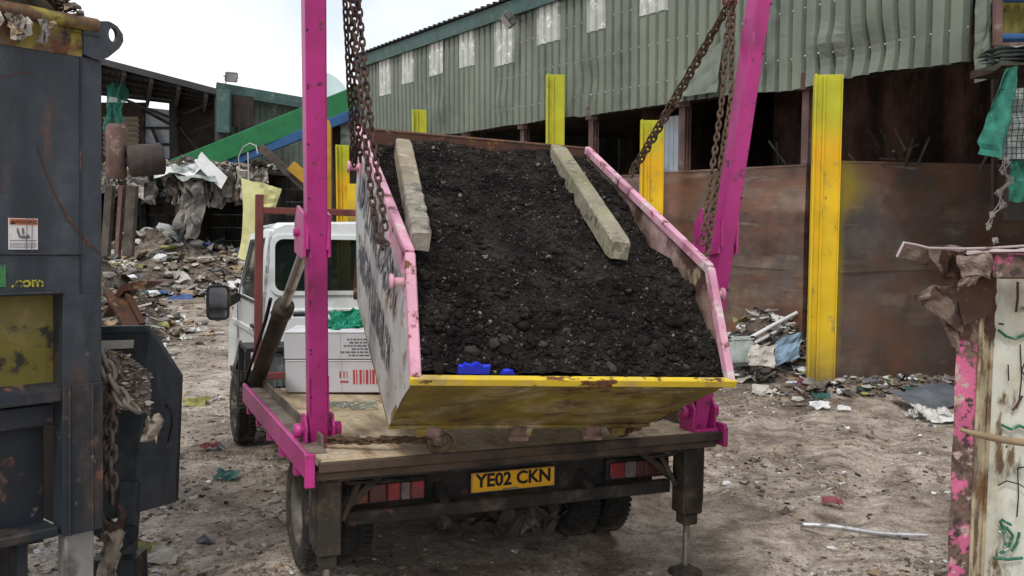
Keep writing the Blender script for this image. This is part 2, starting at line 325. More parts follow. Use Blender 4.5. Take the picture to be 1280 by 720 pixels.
# ------------------------------------------------------------------ ground
def gz(x, y):
    if y < -3: return 0.0
    a = noise.noise(V((x * .35, y * .35, 1.3))) * .045 + noise.noise(V((x * 1.3, y * 1.3, 5))) * .008 + noise.noise(V((x * 4.2, y * 4.2, 9))) * .0035
    # wheel ruts sweeping across the yard on the right
    for q in (0, 1.7):
        d = (x - (2.0 + .55 * (y - 6) - q * .8)) ; a -= .05 * math.exp(-(d / .20) ** 2) - .025 * math.exp(-((abs(d) - .32) / .12) ** 2) * (1 if 6.5 < y < 14 else 0)
    a += .125 * math.exp(-((x + .5) ** 2 + (y - 6.0) ** 2) / 5.0) + .05 * math.exp(-((x + 2.6) ** 2 + (y - 9) ** 2) / 2.5)
    if y > 40: a *= max(0, 1 - (y - 40) / 20)
    return a - .012
def m_ground_make():
    m, nt, b = newmat('muddy_yard'); N = nt.nodes; L = nt.links
    tc = N.new('ShaderNodeTexCoord')
    def nz(sc, d=8, r=.6, dist=0):
        n = N.new('ShaderNodeTexNoise'); n.inputs['Scale'].default_value = sc; n.inputs['Detail'].default_value = d; n.inputs['Roughness'].default_value = r; n.inputs['Distortion'].default_value = dist
        L.new(tc.outputs['Object'], n.inputs['Vector']); return n.outputs['Fac']
    def rp(fc, pts):
        c = N.new('ShaderNodeValToRGB'); e = c.color_ramp.elements
        while len(e) < len(pts): e.new(.5)
        for i, (p, col) in enumerate(pts): e[i].position = p; e[i].color = (*col, 1)
        L.new(fc, c.inputs[0]); return c.outputs[0]
    def mx(fc, a, bb, mode='MIX'):
        x = N.new('ShaderNodeMix'); x.data_type = 'RGBA'; x.blend_type = mode
        if isinstance(fc, float): x.inputs[0].default_value = fc
        else: L.new(fc, x.inputs[0])
        L.new(a, x.inputs[6]); L.new(bb, x.inputs[7]); return x.outputs[2]
    base = rp(nz(.55, 8, .6, .6), [(.34, (.205, .176, .150)), (.46, (.375, .328, .283)), (.59, (.53, .478, .422)), (.75, (.43, .387, .343))])
    det = rp(nz(6, 10, .72), [(.3, (.42, .39, .36)), (.47, (.90, .85, .83)), (.66, (1.2, 1.19, 1.17))])
    col = mx(1.0, base, det, 'MULTIPLY')
    sp = rp(nz(38, 6, .7), [(.37, (.22, .20, .18)), (.46, (1, 1, 1)), (.59, (1, 1, 1)), (.67, (1.7, 1.68, 1.65))])
    col = mx(.75, col, mx(1.0, col, sp, 'MULTIPLY'))
    pt = rp(nz(2.6, 12, .74, .8), [(.40, (.50, .47, .44)), (.50, (.84, .82, .80)), (.56, (1, 1, 1)), (.72, (1.10, 1.09, 1.08))])
    col = mx(1.0, col, pt, 'MULTIPLY')
    fine = rp(nz(90, 4, .7), [(.40, (.55, .53, .5)), (.50, (1, 1, 1)), (.60, (1, 1, 1)), (.66, (1.8, 1.78, 1.74))])
    col = mx(.8, col, mx(1.0, col, fine, 'MULTIPLY'))
    wet = nz(1.1, 6, .6, 1)
    L.new(col, b.inputs['Base Color'])
    r = N.new('ShaderNodeMapRange'); L.new(wet, r.inputs[0]); r.inputs[1].default_value = .4; r.inputs[2].default_value = .6; r.inputs[3].default_value = .55; r.inputs[4].default_value = .95; L.new(r.outputs[0], b.inputs['Roughness'])
    b.inputs['Specular IOR Level'].default_value = .25
    b1 = N.new('ShaderNodeBump'); b1.inputs['Strength'].default_value = .5; b1.inputs['Distance'].default_value = .035; L.new(nz(9, 10, .7), b1.inputs['Height'])
    b2 = N.new('ShaderNodeBump'); b2.inputs['Strength'].default_value = .7; b2.inputs['Distance'].default_value = .008; L.new(nz(60, 6, .7), b2.inputs['Height']); L.new(b1.outputs[0], b2.inputs['Normal'])
    L.new(b2.outputs[0], b.inputs['Normal']); return m
g = MB()
def gfn(a, b):
    s_ = (a - .5) * 2; x = 9 * s_ + 391 * abs(s_) ** 5 * s_
    y = 4 + 9 * (b * 2 - .45) if b < .5 else 0
    t = b; y = -40 + 40 * min(1, t / .06) if t < .06 else (0 + 16 * ((t - .06) / .60) if t < .66 else 16 + 24 * ((t - .66) / .22) if t < .88 else 40 + 460 * ((t - .88) / .12) ** 2)
    return (x, y, gz(x, y))
g.grid(gfn, 300, 360)
tag(g.build('ground', m_ground_make()), kind='structure', label='muddy brown yard ground strewn with trodden waste')

def litter(mb, n, posfn, size, w, rn, flat=.8):
    for i in range(n):
        p = posfn(rn)
        if p is None: continue
        s_ = size(rn); k = pick(rn, w); t = rn.random(); a = rn.random() * 6.28
        u = V((cos(a), sin(a), rn.uniform(-.35, .35))); v = V((-sin(a), cos(a), rn.uniform(-.5, .5)))
        if t < .35:
            mb.rock((p[0], p[1], p[2] + s_ * .12), s_ * .55, k, rn, .6)
        elif t < .8:
            mb.sheet((p[0], p[1], p[2] + s_ * .16), u * s_ * rn.uniform(.8, 1.8), v * s_ * rn.uniform(.5, 1), 2 if s_ < .12 else 4, .22, k, i)
        else:
            mb.bar(V(p) + V((0, 0, s_ * .08)) - u * s_ * 1.1, V(p) + V((0, 0, s_ * .12)) + u * s_ * 1.1, s_ * rn.uniform(.12, .3), s_ * .1, mi=k, bev=0)
rn = random.Random(11)
lit = MB()
def truckfree(x, y): return True
def pos_near(r):
    y = 4.6 + 12 * r.random() ** 1.25; x = r.uniform(-.62, .62) * y
    if noise.noise(V((x * .55, y * .55, 3))) + .5 * noise.noise(V((x * 1.9, y * 1.9, 8))) < r.uniform(-.45, .40) + (.12 if x > 1 and y < 9 else 0): return None
    return (x, y, gz(x, y))
litter(lit, 52000, pos_near, lambda r: .007 + .040 * r.random() ** 4.0, W_GROUND, rn)
for i in range(46000):
    p = pos_near(rn)
    if p and noise.noise(V((p[0] * 1.6, p[1] * 1.6, 17))) + .5 * noise.noise(V((p[0] * 5, p[1] * 5, 7))) > -.02: lit.rock((p[0], p[1], p[2]), .006 + .026 * rn.random() ** 3.4, rn.choice([0, 0, 5, 1, 2]), rn, .7, True)
litter(lit, 900, pos_near, lambda r: .03 + .07 * r.random() ** 2, [34, 32, 10, 22, 7, 14, .8, .8, .5, 1.2, 4], rn)
def pos_far(r):
    y = r.uniform(15, 33); x = r.uniform(-.62, .3) * y; return (x, y, gz(x, y))
litter(lit, 3800, pos_far, lambda r: .03 + .16 * r.random() ** 3, W_GROUND, rn)
tag(lit.build('ground_litter', LIT), kind='stuff', label='trodden scraps of waste scattered over the muddy yard', cat='litter')

# ------------------------------------------------------------------ heaps
def heap(name, label, c, rx, ry, hh, n, size, w, seed, base_m=None, rot=0, amp=.25, elong=None):
    rn = random.Random(seed); mb = MB(); c = V(c)
    cr, sr = cos(rot), sin(rot)
    def hz(u, v):
        r = sqrt(u * u + v * v)
        if r >= 1: return -.05
        k = (1 - r) ** .9
        return hh * k * (1 + amp * noise.noise(V((u * 3 + seed, v * 3, 1))) * 2) - .02
    def P(u, v, dz=0):
        x = u * rx; y = v * ry
        return V((c.x + x * cr - y * sr, c.y + x * sr + y * cr, c.z + max(-.04, hz(u, v) + .04 * noise.noise(V((u * 9, v * 9, seed)))) + dz))
    mb.grid(lambda a, b: P((a - .5) * 2.1, (b - .5) * 2.1), 40, 40, len(LIT))
    def pf(r):
        a = r.random() * 6.28; q = sqrt(r.random()) * 1.02; return P(q * cos(a), q * sin(a), r.uniform(-.01, .03))
    litter(mb, n, pf, size, w, rn)
    return recenter(tag(mb.build(name, LIT + [base_m or LIT[0]]), label, 'debris heap', 'heaps of waste around the yard', 'stuff'))
m_heap = mat('heap_dirt', (.13, .10, .08), .95, var=.4, vs=3, spots=[((.25, .21, .17), 5, .56, .06), ((.04, .033, .03), 6, .58, .05)], bump=.9, bs=12, dist=.05)
# ------------------------------------------------------------------ big green warehouse on the right
BP = V((4.27, 12.3, 0)); BD = V((-.515, .857, 0)).normalized(); BN = V((-BD.y, BD.x, 0)); BN = V((-.857, -.515, 0)).normalized()
def B(t, z, off=0.0): return BP + BD * t + BN * off + V((0, 0, z))
def bt(px, py, off=0.0):
    p = onplane(px, py, BP + BN * off, BN); return (p - BP).dot(BD), p.z
wh = thing('warehouse', 'long warehouse clad in grey green corrugated sheets with open dark bays below', 'warehouse', loc=B(4, 0))
WT = wh.matrix_world.copy(); WT = Matrix.Translation(B(4, 0)); WI = WT.inverted()
def wpart(mb, name, mats, parent=None, label=None, **k):
    mb.v = [tuple(WI @ V(v)) for v in mb.v]
    o = mb.build(name, mats, parent or wh, **k)
    if label: o['label'] = label
    return o
T0 = bt(1219, 60)[0]; T1 = bt(449, 120)[0]
ZB, ZT = 3.96, 6.42
def dent(t, z):
    a = -.13 * math.exp(-((t + .35) / .55) ** 2 - ((z - 4.25) / .30) ** 2)
    a += .10 * math.exp(-((t - .25) / .22) ** 2 - ((z - 4.45) / .16) ** 2)
    a += -.07 * math.exp(-((t - 5.6) / .35) ** 2 - ((z - 4.6) / .3) ** 2) + .05 * math.exp(-((t - 8.6) / .3) ** 2 - ((z - 4.5) / .25) ** 2)
    a += .05 * math.exp(-((t - 11.5) / .3) ** 2 - ((z - 4.6) / .25) ** 2)
    a += -.05 * math.exp(-((t - 2.1) / .3) ** 2 - ((z - 4.3) / .4) ** 2)
    if z < 4.7: a += .014 * noise.noise(V((t * 2.1, z * 3, 0))) * (4.7 - z) / .7
    return a + .012 * noise.noise(V((t * .7, z * .8, 4)))
PR = [(0, .03), (.150, .03), (.168, -.045), (.212, -.045), (.235, .03)]
def corrugated(mb, t0, t1, z0, z1, off, nz_=10, mi=0, jag=0.0):
    ts = []; t = math.floor(t0 / .235) * .235
    while t < t1 + .235:
        for a, b in PR[:4]:
            if t0 <= t + a <= t1: ts.append((t + a, b))
        t += .235
    def fn(a, b):
        i = round(a * (len(ts) - 1)); t, o = ts[i]; z = z0 + (z1 - z0) * b
        if b == 0 and jag:
            z += jag * noise.noise(V((t * 1.1, 0, 8))) + .02 * math.exp(-((t + .5) / .35) ** 2) - .06 * math.exp(-((t - .9) / .5) ** 2) + (.03 if t > 6 else 0)
        return B(t, z, off + o + dent(t, z))
    mb.grid(fn, len(ts) - 1, nz_, mi, False)
mb = MB(); corrugated(mb, T0, T1, ZB, ZT, .0, 26, jag=.03)
t = T0 + .07
while t < 9:
    for z in (4.32, 4.95, 5.6): mb.box(B(t + rn.uniform(-.01, .01), z + rn.uniform(-.01, .01), .036 + dent(t, z)), (.016, .016, .016), mi=1)
    t += .235
wpart(mb, 'cladding', [m_clad, m_sky])
mb = MB(); mb.quad(B(T1, 0, .02), B(T1 + .01, 0, -14), B(T1 + .01, ZT, -14), B(T1, ZT, .02)); wpart(mb, 'end_wall', m_gclad)
# roof, fascia
mb = MB(); mb.quad(B(T0 - 9, ZT + .03, .18), B(T1 + .2, ZT + .03, .18), B(T1 + .2, ZT + 1.9, -14), B(T0 - 9, ZT + 1.9, -14))
ts = T0 - 2
while ts < T1 + .2:   # crest of the roof sheets seen over the fascia
    mb.bar(B(ts, ZT + .06, .2), B(ts, ZT + .10, -.4), .07, .05, bev=.01); ts += .25
wpart(mb, 'roof', m_shed)
mb = MB(); mb.box((B(T0 - 5, 0) + B(T1, 0)) / 2 + V((0, 0, ZT - .14)) + BN * .10, ((T1 - T0 + 5) + .1, .05, .30), Matrix((BD, -BN, V((0, 0, 1)))).transposed()); wpart(mb, 'fascia', m_teal)
# rooflights in the wall (part of the cladding line)
for (xa, xb, yb, yt) in ((475, 490, 119, 78), (503, 521, 104, 68), (537, 556, 94, 54), (576, 597, 83, 38), (619, 644, 81, 22), (670, 700, 54, -5), (730, 765, 38, -20), (800, 841, 16, -50)):
    ta = bt(xb, (yb + yt) / 2)[0]; tb = bt(xa, (yb + yt) / 2)[0]; zb = bt((xa + xb) / 2, yb)[1]
    mb = MB(); corrugated(mb, ta, tb, zb, min(6.14, zb + 1.15), .016, 5, jag=0)
    wpart(mb, 'rooflight_panel', m_sky)
# torn flap of cladding and folded corner
mb = MB()
def flap(a, b):
    p = wp(873 + 52 * a, 118 - 8 * (1 - a) + 0 * b, 13.0); t, z = (p - BP).dot(BD), p.z
    t = 3.0 - .85 * a; z = 4.0 + .75 * b * (.55 + .45 * a)
    return B(t, z, .09 + .16 * (1 - b) * (1 - .4 * a) + .05 * noise.noise(V((a * 4, b * 4, 0))))
mb.grid(flap, 6, 6, 0, False); wpart(mb, 'torn_flap', m_clad, label='torn cladding flap bent outwards')
mb = MB(); tb = T0
cpoly = [wp(1219, -40, 10.6), wp(1240, -40, 10.6), wp(1238, 98, 10.6), wp(1218, 104, 10.6)]
mb.grid(lambda a, b: (cpoly[3].lerp(cpoly[2], a)).lerp(cpoly[0].lerp(cpoly[1], a), b) + V((0, -.06 * sin(a * pi) + .04 * noise.noise(V((a * 3, b * 6, 0))), 0)), 4, 14, 0, False)
mb.grid(lambda a, b: (cpoly[2] + V((.02 + a * .14, a * .3, 0))).lerp(cpoly[1] + V((.02 + a * .14, a * .3, 0)), b), 3, 8, 1, False)
wpart(mb, 'corner_flashing', [m_clad, m_dark])
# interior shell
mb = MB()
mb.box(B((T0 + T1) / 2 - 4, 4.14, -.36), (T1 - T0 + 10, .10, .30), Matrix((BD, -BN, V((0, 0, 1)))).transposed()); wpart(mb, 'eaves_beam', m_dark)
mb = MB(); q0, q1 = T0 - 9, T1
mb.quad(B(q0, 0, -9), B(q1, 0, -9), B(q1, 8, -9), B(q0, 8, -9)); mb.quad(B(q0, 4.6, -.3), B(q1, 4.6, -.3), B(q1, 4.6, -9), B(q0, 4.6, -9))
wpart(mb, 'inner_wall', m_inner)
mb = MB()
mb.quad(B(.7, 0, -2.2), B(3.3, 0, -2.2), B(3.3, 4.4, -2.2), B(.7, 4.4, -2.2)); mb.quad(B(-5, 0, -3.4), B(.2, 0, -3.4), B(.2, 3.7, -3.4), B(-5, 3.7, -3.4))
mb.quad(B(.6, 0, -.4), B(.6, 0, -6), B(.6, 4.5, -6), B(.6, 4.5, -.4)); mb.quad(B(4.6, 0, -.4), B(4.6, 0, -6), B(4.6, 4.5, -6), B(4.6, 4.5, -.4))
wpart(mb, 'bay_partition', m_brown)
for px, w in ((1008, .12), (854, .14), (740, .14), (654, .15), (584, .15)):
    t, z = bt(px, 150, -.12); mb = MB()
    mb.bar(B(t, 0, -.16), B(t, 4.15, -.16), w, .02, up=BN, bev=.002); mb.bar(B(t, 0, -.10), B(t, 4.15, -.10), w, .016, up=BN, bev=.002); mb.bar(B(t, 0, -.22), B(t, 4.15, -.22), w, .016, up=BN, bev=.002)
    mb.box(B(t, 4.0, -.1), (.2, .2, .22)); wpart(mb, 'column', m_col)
# tangled pipework glimpsed inside
mb = MB()
for k in range(16):
    c = B(1.6 + rn.uniform(-.5, .4), rn.uniform(2.6, 3.7), -1.2 - rn.random()); 
    mb.tube([c + V((rn.uniform(-.3, .3) * q / 3 + .12 * sin(q + k), 0, -.25 * q + .1 * cos(k * q))) for q in range(5)], .012, 5)
for k in range(22):
    c = B(rn.uniform(-1.8, 1.9), 2.75 + rn.uniform(0, .3), -.5 - rn.random() * .6); mb.bar(c, c + V((rn.uniform(-.4, .4), rn.uniform(-.2, .2), rn.uniform(0, .4))), .03, bev=0)
for b_ in split_mb(mb): wpart(b_, 'inner_pipe', m_grease)
# strip curtain in the far opening, pale colour stands in for light coming through
mb = MB(); a = B(3.95, 0, -.8); 
ts_ = bt(851, 190, -.6)[0]
for k in range(5): mb.box(B(ts_ + k * .13, 3.3, -.6 - .01 * k), (.11, .01, 1.1), Matrix((BD, -BN, V((0, 0, 1)))).transposed())
wpart(mb, 'strip_curtain', m_pale)
# floodlights
def flood(name, label, c, aim, arm_to, s=.3):
    t = thing(name, label, 'floodlight', loc=c, group='floodlights on the buildings'); aim = V(aim).normalized(); up = V((0, 0, 1)); x = aim.cross(up).normalized(); z = x.cross(aim); R = Matrix((x, aim, z)).transposed()
    mb = MB(); mb.box(-aim * s * .16, (s, s * .32, s * .78), R, bev=s * .06); 
    for k in range(5): mb.box(-aim * s * .36 + x * s * .17 * (k - 2), (s * .03, s * .1, s * .6), R)
    mb.build('housing', m_floodb, t)
    mb = MB(); mb.box(aim * s * .01, (s * .84, s * .02, s * .62), R); mb.build('lens', m_floodg, t)
    mb = MB(); a = V(arm_to) - V(c); mb.bar(x * s * .55 + z * -.0, x * s * .55 - aim * s * .5, .02); mb.bar(-x * s * .55, -x * s * .55 - aim * s * .5, .02); mb.bar(-x * s * .55 - aim * s * .5, x * s * .55 - aim * s * .5, .02); mb.bar(-aim * s * .5, a, .03)
    mb.build('bracket', m_floodb, t); return t
t, z = bt(655, 30); flood('floodlight', 'small square floodlight on the green cladding between two pale rooflights', B(t, z, .42), (BN * .8 + BD * .3 + V((0, 0, -.75))), B(t, z + .05, .05), .40)

# ------------------------------------------------------------------ brown push walls + yellow posts
def plate(name, label, A, Bb, z0, z1, m, th=.05, seams=True, group=None, wide=False):
    A = V(A); Bb = V(Bb); d = (Bb - A); L = d.length; d.normalize(); n = V((-d.y, d.x, 0)); mb = MB(); R = Matrix((d, n, V((0, 0, 1)))).transposed()
    k = max(6, int(L / .25))
    def fn(a, b):
        o = .025 * noise.noise(V((a * L * 1.1, b * 2.2, A.x))) + .01 * noise.noise(V((a * L * 4, b * 6, A.x)))
        return A + d * (a * L) + n * o + V((0, 0, z0 + (z1 - z0) * b + (0.0 if b < 1 else .01 * noise.noise(V((a * L * 3, 0, 0))))))
    mb.grid(fn, k, 12); mb.box((A + Bb) / 2 + n * (th) + V((0, 0, (z0 + z1) / 2)), (L, th, z1 - z0 - .02), R)
    mb.box((A + Bb) / 2 + n * th * .6 + V((0, 0, z1 + .012)), (L, th * 1.6, .025), R)
    if seams:
        mb.box((A + Bb) / 2 + V((0, 0, z0 + (z1 - z0) * .53)) - n * .012, (L, .012, .02), R)
    if wide:   # own frame so that the sprayed patch sits where the paint is
        T = Matrix((d, n, V((0, 0, 1)))).transposed().to_4x4(); c = (A + Bb) / 2; T.translation = (c.x, c.y, 0); Ti = T.inverted(); mb.v = [tuple(Ti @ V(v)) for v in mb.v]; o = mb.build(name, m, None, T); return tag(o, label, 'steel wall', group)
    o = mb.build(name, m); tag(o, label, 'steel wall', group); return recenter(o)
gw = 'rusty brown steel push walls of the bays'
ta, tb, tc = bt(1020, 300)[0], bt(812, 300)[0], bt(560, 250)[0]
plate('push_wall', 'rusty brown steel wall between the near and middle yellow posts', B(tb - .1, 0, .10), B(ta + .1, 0, .10), -.1, 2.86, m_push, group=gw)
plate('push_wall', 'rusty brown steel wall behind the skip, left of the middle yellow post', B(tc, 0, .10), B(tb + .16, 0, .10), -.1, 2.84, m_push, group=gw)
P0 = V((4.05, 12.14, 0)); P1 = wp(1330, 262, 13.6); P1.z = 0
m_push2 = mat('scoured_push_wall', (.20, .108, .072), .36, .35, var=.3, vs=.6, spots=[((.12, .10, .092), .7, .50, .10), ((.22, .165, .13), 1.0, .58, .08, (.4, .4, 2.2)), ((.09, .08, .078), 1.6, .60, .08), ((.28, .23, .18), 2.5, .68, .08, (.35, .35, 2.5)), ((.045, .035, .03), 2.2, .70, .04)], bump=.12, bs=10, spec=.4,
    patch=[((-(P1 - P0).length / 2 + .12, 0, 2.6), (.55, 3, .55), (.34, .25, .035)), ((-(P1 - P0).length / 2 + .16, 0, 1.3), (.14, 3, 1.5), (.30, .24, .04))])
d_ = (P1 - P0).normalized()
o_w = plate('push_wall', 'wide brown steel wall right of the near yellow post, scoured by smears', P0, P1, -.1, 2.88, m_push2, group=gw, wide=True)
# overspray is real paint beside the near post
gpo = 'yellow steel posts along the bays'
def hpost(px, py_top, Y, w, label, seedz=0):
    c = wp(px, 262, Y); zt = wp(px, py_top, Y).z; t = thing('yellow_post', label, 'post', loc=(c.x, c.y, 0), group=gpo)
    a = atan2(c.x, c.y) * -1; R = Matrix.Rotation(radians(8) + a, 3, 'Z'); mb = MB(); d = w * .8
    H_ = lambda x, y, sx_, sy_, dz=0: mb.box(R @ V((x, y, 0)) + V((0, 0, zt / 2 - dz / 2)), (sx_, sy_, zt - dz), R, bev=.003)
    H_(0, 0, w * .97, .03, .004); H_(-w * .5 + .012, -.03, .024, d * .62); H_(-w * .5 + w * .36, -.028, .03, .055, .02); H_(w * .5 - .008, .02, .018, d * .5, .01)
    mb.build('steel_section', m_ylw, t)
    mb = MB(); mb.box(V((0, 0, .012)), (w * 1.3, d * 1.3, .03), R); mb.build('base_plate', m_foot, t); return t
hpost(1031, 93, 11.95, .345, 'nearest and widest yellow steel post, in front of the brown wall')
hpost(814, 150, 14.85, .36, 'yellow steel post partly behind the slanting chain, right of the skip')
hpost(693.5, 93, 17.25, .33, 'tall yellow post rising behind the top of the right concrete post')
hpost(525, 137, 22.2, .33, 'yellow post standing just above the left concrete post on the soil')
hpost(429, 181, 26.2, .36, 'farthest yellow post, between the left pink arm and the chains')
mb = MB(); mb.box(wp(444, 255, 26.0), (.4, .1, 1.1), bev=.01); recenter(tag(mb.build('yellow_plate', m_ylw), 'short yellow steel plate beside the farthest yellow post', 'steel plate'))
# ------------------------------------------------------------------ far right: upper stack and netting bundle
fr = thing('gantry_stack', 'rusty frame holding blue and olive sheets at the upper right edge', 'steel frame', loc=wp(1262, 70, 9.6))
def split_rel(mb, o, name, m):
    for b in split_mb(mb): rel(b, o, name, m)
def rel(mb, o, name, m, label=None):
    T = o.matrix_world.copy(); T = Matrix.Translation(o.location); Ti = T.inverted(); mb.v = [tuple(Ti @ V(v)) for v in mb.v]; c = mb.build(name, m, o)
    if label: c['label'] = label
    return c
mb = MB(); mb.bar(wp(1247, -60, 9.5), wp(1247, 57, 9.5), .07); mb.bar(wp(1244, 58, 9.5), wp(1340, 55, 9.5), .06); mb.bar(wp(1330, -60, 9.5), wp(1330, 60, 9.5), .07); split_rel(mb, fr, 'frame', m_col)
mb = MB(); mb.grid(lambda a, b: wp(1249 + 80 * a, 47 - 90 * b, 9.7) + V((0, .02 * sin(a * 40), 0)), 20, 3); rel(mb, fr, 'panel', m_dyel)
mb = MB(); mb.box(wp(1292, 47, 9.6), (.72, .1, .07), bev=.02); mb.box(wp(1292, -2, 9.6), (.72, .1, .07), bev=.02); split_rel(mb, fr, 'blue_sheet', m_conv_b)
mb = MB(); 
for k in range(5): mb.sheet(wp(1290, 62 + k * 5, 9.5), V((.85, 0, 0)), V((0, .5, 0)), 6, .03, 0, k)
rel(mb, fr, 'sheet_stack', m_ltgrey)
mb = MB(); mb.box(wp(1300, 88, 9.9), (1.1, .7, .08)); mb.bar(wp(1243, 90, 10.4), wp(1243, 262, 10.4), .05); mb.box(wp(1318, 180, 10.0) , (.75, .5, 1.6)); split_rel(mb, fr, 'backing', m_dark)
nb = thing('netting_bundle', 'green netting and wrapped bundle hanging at the right edge above the brown wall', 'netting', loc=wp(1255, 150, 9.4))
mb = MB()
def netf(a, b):
    x = 1246 + 22 * (1 - b) - 24 * b * (1 - a) ; xl = 1262 - 40 * b + (6 if b > .9 else 0); xr = 1266 - 10 * b
    px = xl + (xr - xl) * a; py = 84 + 120 * b - 12 * b * (1 - a) 
    return wp(px, py, 9.25) + V((0, .10 * sin(a * 5 + b * 2) + .06 * noise.noise(V((a * 4, b * 5, 3))), 0))
mb.grid(netf, 8, 14, 0, False); mb.sheet(wp(1272, 225, 9.3), V((.16, 0, 0)), V((0, 0, .42)), 7, .12, 0, 5); rel(mb, nb, 'green_net', m_teals)
mb = MB(); mb.grid(lambda a, b: wp(1248 + 60 * a, 112 + 88 * b, 9.35) + V((0, -.16 * sin(a * pi) + .06 * noise.noise(V((a * 5, b * 5, 1))), 0)), 9, 9, 0, False); rel(mb, nb, 'wrapped_bundle', m_ltgrey)
mb = MB()
for k in range(13):
    a = k / 12; mb.tube([wp(1249 + 60 * a, 112 + 88 * q / 6, 9.32) + V((0, -.17 * sin(a * pi) + .06 * noise.noise(V((a * 5, q / 6 * 5, 1))), 0)) for q in range(7)], .0035, 4)
    mb.tube([wp(1249 + 60 * q / 6, 112 + 88 * a, 9.32) + V((0, -.17 * sin(q / 6 * pi) + .06 * noise.noise(V((q / 6 * 5, a * 5, 1))), 0)) for q in range(7)], .0035, 4)
rel(mb, nb, 'mesh', m_ink)
mb = MB()
pts = [wp(x, y, 9.2) for x, y in ((1258, 200), (1254, 214), (1262, 226), (1250, 240), (1252, 256), (1240, 268), (1236, 282), (1244, 300))]
for k in range(7): mb.tube([p + V((rn.uniform(-.04, .04), rn.uniform(-.03, .03), rn.uniform(-.03, .03))) for p in pts[:rn.randint(4, 8)]], .004 + .003 * rn.random(), 5)
for p in pts: mb.sheet(p, V((.05, 0, .02)), V((0, .03, .06)), 3, .3, 0, p.x)
rel(mb, nb, 'frayed_strands', LIT[1])

# ------------------------------------------------------------------ left background: open shed, conveyor, debris bay
sh = thing('open_shed', 'dark open sided shed with sloping roof and translucent back sheet', 'shed', loc=(-14, 36, 0))
mb = MB(); F0, F1, K0, K1 = wp(70, 60, 34), wp(275, 114, 34), wp(60, 112, 44), wp(272, 134, 44)
def roofn(a, b): p = F0.lerp(F1, a).lerp(K0.lerp(K1, a), b); return p + V((0, 0, .05 * (int(a * 60) % 2)))
mb.grid(roofn, 60, 2, 0, False); mb.bar(F0 + V((0, -.05, -.05)), F1 + V((0, -.05, -.05)), .08, .22)
for k in range(6): mb.bar(F0.lerp(F1, (k + .5) / 6) - V((0, 0, .2)), K0.lerp(K1, (k + .5) / 6) - V((0, 0, .2)), .12, .25)
for k in range(5): mb.bar(F0.lerp(K0, (k + .5) / 5) - V((0, 0, .08)), F1.lerp(K1, (k + .5) / 5) - V((0, 0, .08)), .1, .12)
rel(mb, sh, 'roof', m_shed)
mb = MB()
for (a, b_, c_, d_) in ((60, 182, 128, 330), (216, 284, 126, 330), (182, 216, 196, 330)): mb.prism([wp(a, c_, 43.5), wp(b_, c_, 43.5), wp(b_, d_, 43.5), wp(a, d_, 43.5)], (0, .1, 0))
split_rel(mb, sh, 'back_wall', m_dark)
mb = MB(); mb.prism([wp(180, 134, 43.4), wp(217, 138, 43.4), wp(219, 198, 43.4), wp(180, 198, 43.4)], (0, .04, 0)); rel(mb, sh, 'translucent_sheet', m_pale)
mb = MB()
for (a, b_) in (((180, 138), (217, 158)), ((180, 160), (219, 160)), ((180, 180), (219, 181)), ((190, 160), (205, 198)), ((180, 134), (180, 198)), ((217, 134), (220, 200))): mb.bar(wp(*a, 43.2), wp(*b_, 43.2), .12)
for (a, b_) in (((219, 148), (272, 124)), ((219, 172), (272, 153)), ((219, 150), (250, 190)), ((140, 118), (215, 148))): mb.bar(wp(*a, 42.5), wp(*b_, 40), .10)
split_rel(mb, sh, 'wall_rail', m_chassis)
mb = MB(); mb.bar(wp(217, 130, 42), wp(218, 330, 42), .3); mb.bar(wp(275, 118, 34.2), wp(276, 330, 34.2), .3); split_rel(mb, sh, 'post', m_shed)
mb = MB()
for k in range(8): mb.grid(lambda a, b: wp(128 + 44 * a, 146 + 6.2 * k + 5.4 * b, 38) + V((0, .2 * b, 0)), 2, 2)
rel(mb, sh, 'slatted_screen', m_beige)
mb = MB(); mb.sheet(wp(143, 132, 36), V((.8, 0, .3)), V((.2, .1, 1.7)), 8, .16, 0, 3); rel(mb, sh, 'torn_green_net', m_teals)

# teal framed building
tb_ = thing('framed_shed', 'low shed of weathered green sheets in a teal frame behind the conveyor', 'shed', loc=(-9.5, 35, 0))
A, Bq = wp(280, 112, 34.5), wp(455, 141, 36.5); A2, B2 = V((A.x, A.y, 0)), V((Bq.x, Bq.y, 0)); n_ = 48
mb = MB(); mb.grid(lambda a, b: A2.lerp(B2, a) + V((0, .04 * (round(a * 96) % 4 > 1), (A.z + (Bq.z - A.z) * a) * b)), 96, 6, 0, False); rel(mb, tb_, 'sheet_wall', m_gclad)
mb = MB(); mb.grid(lambda a, b: wp(288 + 29 * a, 118 + 3 * a + 40 * b, 34.2) + V((0, .03 * (round(a * 20) % 2), 0)), 20, 3, 0, False); rel(mb, tb_, 'dark_panel', m_dark)
mb = MB(); mb.bar(wp(270, 110, 34.1), wp(455, 142, 36.3), .2, .40); mb.bar(wp(280, 112, 34), wp(280, 166, 34), .46, .25); split_rel(mb, tb_, 'teal_frame', m_teal)
mb = MB(); mb.prism([A, Bq, Bq + V((-1, 9, .4)), A + V((-1, 9, .4))], (0, 0, .08)); rel(mb, tb_, 'roof', m_shed)
flood('floodlight', 'floodlight on a short pole above the corner of the teal framed shed', wp(290, 97, 33.9), (.55, -.75, -.35), wp(278, 110, 34), .44)
mb = MB(); a = wp(404, 88, 33); mb.grid(lambda u, v: wp(403 + 36 * u, 90 + 28 * u * u * 1.1 + (50 - 15 * u) * v, 33) + V((0, .3 * sin(u * 3), 0)), 8, 5); tag(recenter(mb.build('debris_netting', m_tealp)), 'pale teal net stretched above the upper end of the conveyor', 'netting')
